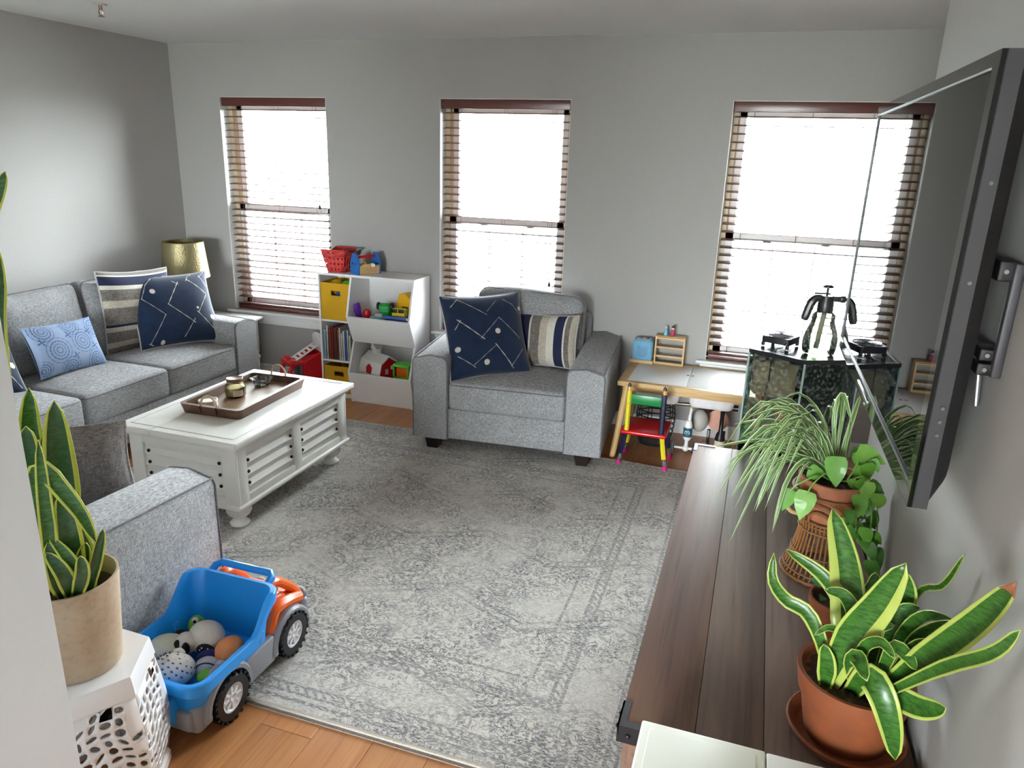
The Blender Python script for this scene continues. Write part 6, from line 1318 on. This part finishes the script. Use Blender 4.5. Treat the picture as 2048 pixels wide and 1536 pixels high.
for pts in (((0, -0.02, 0.13), (-0.03, -0.06, 0.17), (-0.06, -0.09, 0.15), (-0.075, -0.10, 0.12)), ((0.0, 0, 0.13), (-0.01, -0.03, 0.2), (-0.012, -0.05, 0.215)), ((0.02, 0, 0.13), (0.06, -0.05, 0.15), (0.09, -0.09, 0.10), (0.095, -0.12, 0.02), (0.10, -0.16, -0.02)), ((0.03, 0, 0.13), (0.08, -0.02, 0.16), (0.11, -0.06, 0.09), (0.115, -0.11, 0.0)), ((0.03, 0, .13), (0.05, 0.0, 0.18), (0.05, 0.0, 0.225)), ((-0.01, -0.01, .13), (-0.05, -0.06, .16), (-0.10, -0.075, .13), (-0.115, -0.08, .11))):
    b = MB(); b.tube(spline(pts, 14), 0.0022, 6); b.build('stem', m_po[2], pp)
for c_, td in (((0.10, -0.16, -0.02), (0.3, -0.3, -0.9)), ((0.115, -0.12, 0.0), (0.1, -0.5, -0.8))): heart(pp, c_, td, (-0.6, -0.6, 0.3), 0.06, m_po[1])
# small terracotta pot between the two big plants
sp_ = thing('potted_ivy', 'little ivy in a small terracotta pot behind the snake plant', 'potted plant', (1.262, -2.945, CZ + 0.0005)); b = MB(); b.lathe([(0, 0), (0.042, 0), (0.056, 0.075), (0.062, 0.077), (0.064, 0.10), (0.058, 0.10), (0.054, 0.088), (0, 0.085)], 32, caps=False); b.build('pot', m_terra, sp_)
b = MB(); b.lathe([(0, 0.0895), (0.0555, 0.0885), (0, 0.086)], 24, caps=False); b.build('soil', m_soil, sp_)
m_iv = leaf_mat('ivy_green', (44, 92, 52), (74, 126, 76))
for i in range(22): heart(sp_, (rl.uniform(-0.055, 0.055), rl.uniform(-0.05, 0.05), rl.uniform(0.10, 0.15)), (rl.uniform(-1, 1), rl.uniform(-1, 0.5), rl.uniform(-0.6, 0.3)), (rl.uniform(-0.3, 0.3), -0.5, 0.9), rl.uniform(0.02, 0.034), m_iv).name = 'leaf'
# ------------------------------------------------------------------ toy dump truck with plush toys
tk = thing('toy_dump_truck', 'big blue and orange toy dump truck full of plush toys', 'toy truck', (-0.585, -3.035, 0))
P_bed = plas('bed_blue', (34, 150, 240), 0.32); P_cab = plas('cab_orange', (246, 104, 24), 0.3); P_chs = plas('chassis_grey', (138, 140, 146), 0.4); P_tyre = plas('tyre_black', (20, 20, 22), 0.3); P_rim = plas('rim_pale', (222, 222, 226), 0.35)
b = MB(); b.rbox((0, -0.02, 0.088), (0.25, 0.56, 0.07), 0.012); b.rbox((0, -0.235, 0.085), (0.28, 0.10, 0.10), 0.02, 3)
for sx in (-1, 1): b.rbox((sx * 0.125, 0.01, 0.10), (0.05, 0.15, 0.10), 0.010)
b.build('chassis', P_chs, tk)
def fender(yc, R, w, sides):
    m = MB()
    for sx in sides:
        vs = []; n = 14; k = 4
        for i in range(n + 1):
            a = math.radians(-8 + 196 * i / n)
            for (rr, xx) in ((R, 0.105), (R + 0.020, 0.105), (R + 0.020, 0.105 + w - 0.008), (R + 0.012, 0.105 + w), (R, 0.105 + w)):
                vs.append((sx * xx, yc + rr * math.cos(a), max(0.03, 0.082 + rr * math.sin(a))))
        k = 5; m.add(vs, [(i * k + j, (i + 1) * k + j, (i + 1) * k + (j + 1) % k, i * k + (j + 1) % k) for i in range(n) for j in range(k)] + [tuple(range(k)), tuple(n * k + q for q in range(k - 1, -1, -1))])
    return m
for yc in (-0.152, 0.178):
    for sd_ in (-1, 1): fender(yc, 0.090, 0.052, (sd_,)).build('fender', P_chs, tk)
# wheels with tread blocks
wm = MB(); wm.lathe([(0.048, -0.028), (0.072, -0.028), (0.078, -0.02), (0.078, 0.02), (0.072, 0.028), (0.048, 0.028), (0.046, 0.018), (0.046, -0.018)], 36, (0, 0, 0), (0, PI / 2, 0), caps=False)
for i in range(20):
    a = i * PI / 10
    for s_ in (-1, 1):
        a2 = a + (0.08 if s_ > 0 else -0.08); wm.box((s_ * 0.016, 0.0785 * math.cos(a2), 0.0785 * math.sin(a2)), (0.026, 0.010, 0.008), (a2 - PI / 2, 0, 0))
tyre_me = wm.mesh('tyre', P_tyre, angle=0.5)
rm = MB(); rm.lathe([(0.001, 0.020), (0.012, 0.026), (0.016, 0.020), (0.036, 0.016), (0.042, 0.024), (0.048, 0.025), (0.048, -0.02), (0.001, -0.02)], 32, (0, 0, 0), (0, PI / 2, 0), caps=False)
for i in range(8): a = i * PI / 4; rm.box((0.019, 0.027 * math.cos(a), 0.027 * math.sin(a)), (0.010, 0.022, 0.009), (a, 0, 0))
rim_me = rm.mesh('wheel_rim', P_rim)
for sx in (-1, 1):
    for yc, z0 in ((-0.152, 0.0), (0.178, 0.0115)):
        t_ = link('tyre', tyre_me, tk, (sx * 0.136, yc, 0.083 + z0 * 0.9), (0, 0, 0 if sx > 0 else PI)); link('wheel_rim', rim_me, t_, (0, 0, 0))
# tipping bed
def bed_rim(y): t = max(0.0, min(1.0, (y + 0.06) / 0.12)); t = t * t * (3 - 2 * t); return 0.238 + 0.10 * t
ol = rpoly(-0.182, 0.182, -0.318, 0.105, 0.055, 6); dense = []
for i in range(len(ol)):
    a, c_ = ol[i], ol[(i + 1) % len(ol)]; L = math.hypot(c_[0] - a[0], c_[1] - a[1]); n = max(1, int(L / 0.02))
    for q in range(n): dense.append((a[0] + (c_[0] - a[0]) * q / n, a[1] + (c_[1] - a[1]) * q / n))
def ring(k, zf, dy=0.0):
    return [(x * k[0], -0.1065 + (y + 0.1065) * k[1] + dy, zf(x, y)) for x, y in dense]
R_ = [ring((0.70, 0.78), lambda x, y: 0.118), ring((0.76, 0.84), lambda x, y: 0.122), ring((0.86, 0.92), lambda x, y: bed_rim(y) - 0.045), ring((0.99, 0.99), lambda x, y: bed_rim(y) - 0.04), ring((1.0, 1.0), lambda x, y: bed_rim(y) - 0.02), ring((1.0, 1.0), lambda x, y: bed_rim(y) - 0.004), ring((0.98, 0.985), lambda x, y: bed_rim(y)), ring((0.915, 0.935), lambda x, y: bed_rim(y)), ring((0.89, 0.92), lambda x, y: bed_rim(y) - 0.012), ring((0.80, 0.86), lambda x, y: bed_rim(y) * 0.5 + 0.07), ring((0.72, 0.80), lambda x, y: 0.132)]
b = MB(); k = len(dense); vs = [p for r in R_ for p in r]
b.add(vs, [(j * k + i, j * k + (i + 1) % k, (j + 1) * k + (i + 1) % k, (j + 1) * k + i) for j in range(len(R_) - 1) for i in range(k)] + [tuple(range(k - 1, -1, -1)), tuple((len(R_) - 1) * k + i for i in range(k))])
bed = b.build('bed', P_bed, tk, angle=0.7)
b = MB()
for sx in (-1, 1):
    for y in (-0.22, -0.16, -0.04, 0.02): b.rbox((sx * 0.138, y, 0.165), (0.012, 0.022, 0.085), 0.004, 2, 1, (0, sx * 0.22, 0))
b.build('rib', P_bed, bed)
b = MB(); b.tube([(-0.115, 0.10, 0.318), (-0.115, 0.135, 0.335), (-0.10, 0.152, 0.34), (0.10, 0.152, 0.34), (0.115, 0.135, 0.335), (0.115, 0.10, 0.318)], 0.013, 10); b.build('handle', P_bed, bed)
b = MB(); b.rbox((0, -0.30, 0.125), (0.15, 0.06, 0.10), 0.02, 3); b.build('tailgate', P_bed, tk)
# cab
b = MB()
cabp = [(0.085, 0.10), (0.30, 0.10), (0.305, 0.16), (0.285, 0.205), (0.22, 0.225), (0.20, 0.235), (0.10, 0.24)]
b.prism([(y, z) for y, z in cabp], -0.105, 0.105, 'x'); cab = b.build('cab_body', P_cab, tk, smooth=False)
mo = cab.modifiers.new('soft_edges', 'BEVEL'); mo.width = 0.012; mo.segments = 3
for sx in (-1, 1):
    b = MB(); b.tube(spline([(sx * 0.10, 0.105, 0.22), (sx * 0.10, 0.125, 0.285), (sx * 0.098, 0.165, 0.298), (sx * 0.10, 0.215, 0.262), (sx * 0.105, 0.26, 0.215), (sx * 0.112, 0.285, 0.17)], 18), 0.017, 10); b.build('cab_pillar', P_cab, tk)
    b = MB(); b.tube(spline([(sx * 0.118, 0.095, 0.10), (sx * 0.12, 0.10, 0.16), (sx * 0.12, 0.13, 0.21), (sx * 0.12, 0.20, 0.205), (sx * 0.118, 0.27, 0.18)], 14), 0.022, 10); b.build('cab_flank', P_cab, tk)
b = MB(); b.rbox((0, 0.155, 0.225), (0.17, 0.10, 0.05), 0.012); b.build('cockpit', plas('cockpit_maroon', (92, 36, 60)), tk)
b = MB(); b.rbox((0.07, 0.185, 0.262), (0.05, 0.012, 0.03), 0.004, 2, 1, (0.5, 0, 0)); b.build('mirror', P_rim, tk)
b = MB(); b.rbox((0, 0.315, 0.10), (0.24, 0.05, 0.10), 0.022, 3)
for sx in (-1, 1): b.ball((sx * 0.085, 0.325, 0.155), 0.03, 14, 10, None, (1, 0.8, 0.8))
b.build('bumper', P_chs, tk)

# plush toys lying in the bed
def plush(name, label, loc, rot=(0, 0, 0)): return thing(name, label, 'plush toy', loc, 0, 'plush toys in the dump truck', rot)
F_w = M('plush_white', (214, 208, 200), 0.95, var=0.06, scale=90, bump=0.5); F_c = M('plush_cream', (206, 202, 184), 0.95, var=0.06, scale=90, bump=0.5); F_b = M('plush_black', (26, 24, 34), 0.95, var=0.1); F_o = M('plush_orange', (218, 142, 92), 0.95, var=0.12, scale=40, bump=0.4); F_n = M('plush_navy', (30, 34, 92), 0.95, var=0.1); F_g = M('plush_green', (104, 168, 52), 0.95, var=0.12, scale=40); F_l = M('plush_grey', (176, 176, 184), 0.95, var=0.08, scale=60, bump=0.4)
F_d = M('plush_light_blue', (110, 160, 214), 0.95)
p = plush('plush_panda', 'cream and black plush animal at the stool side of the truck bed', (-0.685, -3.165, 0.134)); b = MB(); b.ball((0, 0, 0.045), 0.052, 20, 14, (0.3, 0, 0.4), (1.25, 0.95, 0.85)); b.build('body', F_c, p); b = MB(); b.ball((-0.045, -0.035, 0.04), 0.026, 14, 10); b.build('paw', F_b, p); b = MB(); b.ball((0.02, 0.05, 0.06), 0.026, 14, 10, (0, 0.4, 0), (1.3, .7, .8)); b.build('ear', F_b, p); b = MB(); b.ball((0.055, 0.01, 0.062), 0.012, 12, 8); b.build('nose', plas('nose_grey', (130, 132, 140)), p)
p = plush('plush_bird', 'large white plush with black wing and spots in the truck bed', (-0.60, -3.085, 0.134), (0, 0, 0.2)); b = MB(); b.ball((0.0, 0.0, 0.055), 0.058, 22, 16, (0, 0, 0), (1.05, 0.95, 0.95)); b.ball((-0.045, -0.045, 0.06), 0.036, 16, 12); b.build('body', F_w, p)
b = MB(); b.ball((-0.058, -0.07, 0.062), 0.021, 14, 10, (0, 0, 0), (0.7, 0.7, 1.2)); b.ball((-0.026, -0.078, 0.066), 0.018, 14, 10, None, (0.7, 0.6, 1.2)); b.build('eye_patch', F_b, p); b = MB(); b.ball((0.026, -0.052, 0.045), 0.03, 16, 12, (0, 0.2, 0), (1.1, 0.45, 0.8)); wg = b.build('wing', F_b, p)
b = MB()
for q in range(6): b.ball((0.012 + 0.007 * q, -0.0655 + 0.001 * (q % 2), 0.055 + 0.008 * math.sin(q * 1.9)), 0.0028, 8, 6)
b.build('spot', F_w, wg); b = MB(); b.ball((0.022, -0.062, 0.030), 0.018, 14, 10, None, (1, 0.5, 0.8)); b.build('belly_patch', F_d, p)
p = plush('plush_ball', 'round orange plush beside the truck wall', (-0.495, -3.105, 0.134)); b = MB(); b.ball((0, 0, 0.045), 0.046, 20, 14, (0.2, 0.3, 0), (0.95, 1.15, 0.95)); b.build('body', F_o, p); b = MB(); b.ball((-0.012, -0.05, 0.03), 0.018, 12, 8, None, (1, 0.8, 0.7)); b.build('muzzle', F_c, p)
p = plush('plush_spotted', 'white plush with rows of small grey flecks near the tailgate', (-0.59, -3.245, 0.134)); b = MB(); b.ball((0, 0, 0.048), 0.06, 22, 16, (0.1, -0.2, 0.2), (1.15, 0.9, 0.85)); b.ball((-0.01, 0.035, 0.075), 0.022, 14, 10); b.build('body', F_w, p)
b = MB()
for q in range(60):
    zz = 0.12 + 0.86 * (q + 0.5) / 60; az = q * 2.39996; rr = math.sqrt(1 - zz * zz); n_ = Vector((rr * math.cos(az), rr * math.sin(az), zz))
    c_ = Vector((n_.x * 0.0690, n_.y * 0.0545, 0.048 + n_.z * 0.0515)); b.ball(c_, 0.0034, 6, 5, None, (1.5, 0.8, 1.0))
b.build('fleck', plas('fleck_grey', (92, 88, 104), 0.8), p)
p = plush('plush_doll', 'grey and navy plush doll with a green end in the truck bed', (-0.515, -3.185, 0.134), (0, 0, 0.5)); b = MB(); b.ball((0, 0, 0.035), 0.036, 18, 12, None, (1.1, 0.9, 0.95)); b.ball((0.042, -0.01, 0.045), 0.018, 12, 10); b.build('body', F_l, p); b = MB(); b.ball((0.0, 0.045, 0.035), 0.032, 16, 12, None, (1.4, 0.8, 0.9)); b.build('trousers', F_n, p); b = MB(); b.ball((0.005, -0.042, 0.032), 0.026, 16, 12, None, (1.1, 0.9, 0.9)); b.build('hood', F_g, p)
b = MB(); b.tube([(0.036 * math.cos(a), -0.022, 0.035 + 0.032 * math.sin(a)) for a in [PI * q / 10 for q in range(11)]], 0.002, 6); b.build('seam', F_b, p)
p = plush('plush_frog', 'small bright green plush peeking out behind the white one', (-0.672, -3.045, 0.134)); b = MB(); b.ball((0, 0, 0.05), 0.03, 16, 12, None, (1, 1, 1.4)); b.build('body', F_g, p); b = MB(); b.ball((0.014, -0.02, 0.092), 0.011, 12, 8); e = b.build('eye', F_w, p); b = MB(); b.ball((0.018, -0.028, 0.093), 0.006, 10, 8); b.build('pupil', F_b, e)
